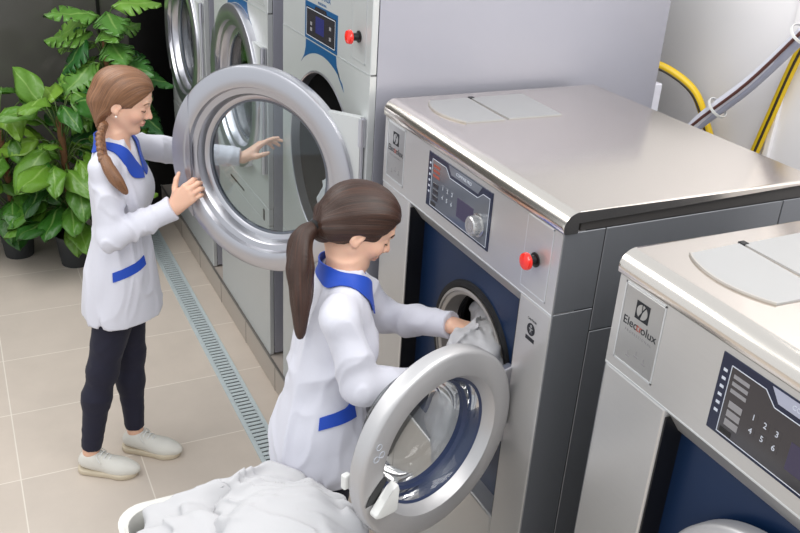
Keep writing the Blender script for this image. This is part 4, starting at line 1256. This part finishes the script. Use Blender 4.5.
def plant(loc, pot_r, pot_h, H, n, zr, spread, size, split, label, seed, lean=(0, 0), tone0=.0):
    r = np.random.RandomState(seed); x0, y0 = loc
    t = thing('potted_plant', label, 'plant', (x0, y0, 0), 'potted plants by the dark wall')
    po = obj('pot', lathe(bmesh.new(), [(0, .0), (pot_r*.78, 0), (pot_r*.80, .004), (pot_r*.97, pot_h-.02), (pot_r, pot_h-.018), (pot_r, pot_h), (pot_r*.93, pot_h), (pot_r*.90, pot_h-.03), (0, pot_h-.03)], frame((0, 0, 1), (x0, y0, 0)), 40), M_pot, t, smooth=35)
    obj('soil', lathe(bmesh.new(), [(0, pot_h-.018), (pot_r*.5, pot_h-.02), (pot_r*.91, pot_h-.026)], frame((0, 0, 1), (x0, y0, 0)), 28), M_soil, t, smooth=60)
    top = A3(x0+lean[0], y0+lean[1], H)
    pole = [A3(x0, y0, pot_h-.03), A3(x0+lean[0]*.3, y0+lean[1]*.3, H*.5), top-A3(0, 0, .10)]
    obj('moss_pole', tube(bmesh.new(), smooth_path(pole, 6), .021, 10), M_pole, t, smooth=60)
    V, Fc, At = [], [], []; b = bmesh.new()
    for k in range(n):
        f = (k+.5)/n; z = zr[0]+(zr[1]-zr[0])*f**.9+r.randn()*.03
        an = k*2.399+r.randn()*.25
        out = A3(math.cos(an), math.sin(an), 0)
        hb = np.interp(z-.12, [0, H], [0, 1]); p0 = A3(x0+lean[0]*hb, y0+lean[1]*hb, max(pot_h, z-.10-r.rand()*.1))
        q = .45+.55*math.sin(PI*min(1, max(.12, f*.9+.1)))
        rad = spread*q*(.55+.5*r.rand())
        p1 = p0+out*rad+A3(0, 0, .05+.10*r.rand()+(.12*(f > .8)))
        if p1[1] > 5.95: p1[1] = 5.95
        pm = p0*.45+p1*.55+A3(0, 0, .05)
        tube(b, smooth_path([p0, pm, p1], 4), .0042, 6)
        up = .05-.75*r.rand()+(.35 if f > .82 else 0)
        d = unit(out+A3(0, 0, up)+r.randn(3)*.18); nr = unit(A3(0, 0, 1.)+out*.55+A3(-.12, -.35, 0)+r.randn(3)*.18)
        Ln = size*(.72+.5*r.rand()); 
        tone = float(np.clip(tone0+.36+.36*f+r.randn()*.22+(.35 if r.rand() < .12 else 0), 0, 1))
        add_leaf(V, Fc, At, p1, d, nr, Ln, Ln*(.82 if split else .66), split, tone, r)
    obj('stems', b, M_stem, t, smooth=180)
    V = np.array(V); 
    me = bpy.data.meshes.new('foliage'); me.from_pydata([tuple(v) for v in V], [], Fc); me.update()
    at = me.attributes.new('blade', 'FLOAT_VECTOR', 'POINT'); at.data.foreach_set('vector', np.array(At, np.float32).ravel())
    fb = bmesh.new(); fb.from_mesh(me); bmesh.ops.remove_doubles(fb, verts=fb.verts[:], dist=2e-4); fb.to_mesh(me); fb.free()
    for p in me.polygons: p.use_smooth = True
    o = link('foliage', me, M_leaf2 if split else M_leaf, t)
    sd = o.modifiers.new('thickness', 'SOLIDIFY'); sd.thickness = .0012
    return t
plant((.165, 5.53), .105, .20, .90, 56, (.28, .90), .25, .235, False, 'potted leafy plant at left edge, in the leftmost dark pot', 3, (-.02, 0))
plant((.475, 5.30), .112, .20, 1.02, 62, (.26, .98), .24, .245, False, 'potted plant with broad leaves directly behind the auburn-haired person', 8, (-.01, .02), .05)
plant((.80, 5.60), .12, .22, 1.38, 70, (.74, 1.37), .155, .24, True, 'tallest potted plant, split leaves high above the auburn-haired head', 21, (0, 0), .08)

# ------------------------------------------------------------------ hoses, conduit and box on the wall behind the washers
hs = thing('cable_conduit', 'bundle of pale conduits crossing the white wall at a slant', 'conduit', (2.5, 2.3, 1.5))
ca = [Vector(p) for p in ((2.43, 2.50, .15), (2.43, 2.50, .75), (2.42, 2.49, 1.36), (2.43, 2.43, 1.555), (2.488, 2.236, 1.795), (2.488, 1.993, 2.096), (2.488, 1.652, 2.5))]
def off(pts, d): return [p+Vector(d) for p in pts]
obj('conduit', tube(bmesh.new(), smooth_path(off(ca, (0, -.01, .022))), .018, 12), M_conduit, hs, smooth=180)
obj('conduit', tube(bmesh.new(), smooth_path(off(ca, (.01, .02, -.02))), .024, 12), M_conduit_g, hs, smooth=180)
obj('cable', tube(bmesh.new(), smooth_path(off(ca, (-.02, .0, -.004))), .006, 8), M_cable, hs, smooth=180)
for k in (21, 28):
    sp = smooth_path(ca); d = (sp[k+1]-sp[k-1]).normalized()
    obj('cable_tie', lathe(bmesh.new(), [(.0405, -.005), (.0425, -.005), (.0425, .005), (.0405, .005)], frame(d, sp[k]), 24, close=True), M_white_pl, hs, smooth=40)
def hose(name, pts, label):
    h = obj(name, tube(bmesh.new(), smooth_path(pts, 8), .017, 14), M_yellow, None, pts[0], smooth=180)
    tag(h, label, 'hose', 'yellow hoses on the white wall')
    obj('stripe', tube(bmesh.new(), smooth_path([Vector(p)+Vector((-.0115, -.006, -.0085)) for p in pts], 8), .0055, 8), M_hosestripe, h, smooth=180)
hose('yellow_hose', [(2.385, 2.70, 1.735), (2.44, 2.65, 1.748), (2.52, 2.545, 1.68), (2.56, 2.48, 1.56), (2.58, 2.42, 1.42), (2.58, 2.40, 1.2), (2.58, 2.40, .7), (2.58, 2.40, .15)], 'yellow hose arching out from behind the nearest dryer')
hose('yellow_hose', [(2.59, 2.33, .15), (2.59, 2.33, .7), (2.59, 2.30, 1.25), (2.59, 2.26, 1.45), (2.59, 2.215, 1.66), (2.59, 2.16, 1.90), (2.59, 2.07, 2.15), (2.59, 1.95, 2.4)], 'yellow hose rising straight up the white wall, right of the conduits')
jb = thing('junction_box', 'small pale grey box against the rear corner of the nearest dryer', 'box', (2.40, 2.60, 1.45))
obj('housing', box(2.362, 2.405, 2.585, 2.68, 1.38, 1.70, .006), M_conduit, jb)
obj('cable', tube(bmesh.new(), smooth_path([(2.39, 2.62, 1.70), (2.385, 2.62, 1.735), (2.36, 2.63, 1.75)]), .006, 8), M_conduit, jb, smooth=180)
tag(obj('corner_trim', box(2.605, 2.621, 2.20, 2.225, 0.15, 3.3, .003), M_wall_white), kind='structure').name = 'trim_6'

# ------------------------------------------------------------------ light and camera
w = bpy.data.worlds.new('World'); S.world = w; w.use_nodes = True
bg = w.node_tree.nodes['Background']; bg.inputs[0].default_value = (.92, .96, 1., 1); bg.inputs[1].default_value = .90
def area(name, loc, target, sx, sy, power, col=(1, 1, 1)):
    l = bpy.data.lights.new(name, 'AREA'); l.shape = 'RECTANGLE'; l.size = sx; l.size_y = sy; l.energy = power; l.color = col
    o = bpy.data.objects.new(name, l); COL.objects.link(o); o.location = loc
    o.rotation_euler = (Vector(target)-Vector(loc)).to_track_quat('-Z', 'Y').to_euler(); return o
area('overhead_fill_light', (-.4, 1.2, 3.25), (.3, 2.0, 0), 2.6, 1.4, 22, (1, .98, .95))  # soft area light added overhead for direction, no fixture behind it
area('overhead_fill_light', (-.3, 4.0, 3.25), (.2, 3.9, 0), 2.6, 1.4, 48, (1, .98, .95))  # second added area light, over the far floor, likewise without a fixture
area('overhead_fill_light', (1.75, .9, 3.25), (2.4, 1.8, 0.8), 1., 2.4, 46, (1, .98, .95))  # added area light aimed at the right wall to brighten it

cam = bpy.data.cameras.new('camera'); co = bpy.data.objects.new('camera', cam); COL.objects.link(co)
right = Vector((0.90041203, -0.43126752, 0.05715333)); down = Vector((-0.14225546, -0.41603186, -0.89815415)); fwd = Vector((0.41112232, 0.80057843, -0.43595025))
Mc = Matrix((right, -down, -fwd)).transposed().to_4x4(); Mc.translation = Vector((0, 0, 2.5))
co.matrix_world = Mc
cam.sensor_width = 36; cam.lens = 892.04/800*36; cam.clip_start = .05
S.camera = co
S.view_settings.view_transform = 'Standard'; S.view_settings.look = 'None'; S.view_settings.gamma = 1; S.view_settings.use_curve_mapping = False
S.view_settings.exposure = .0
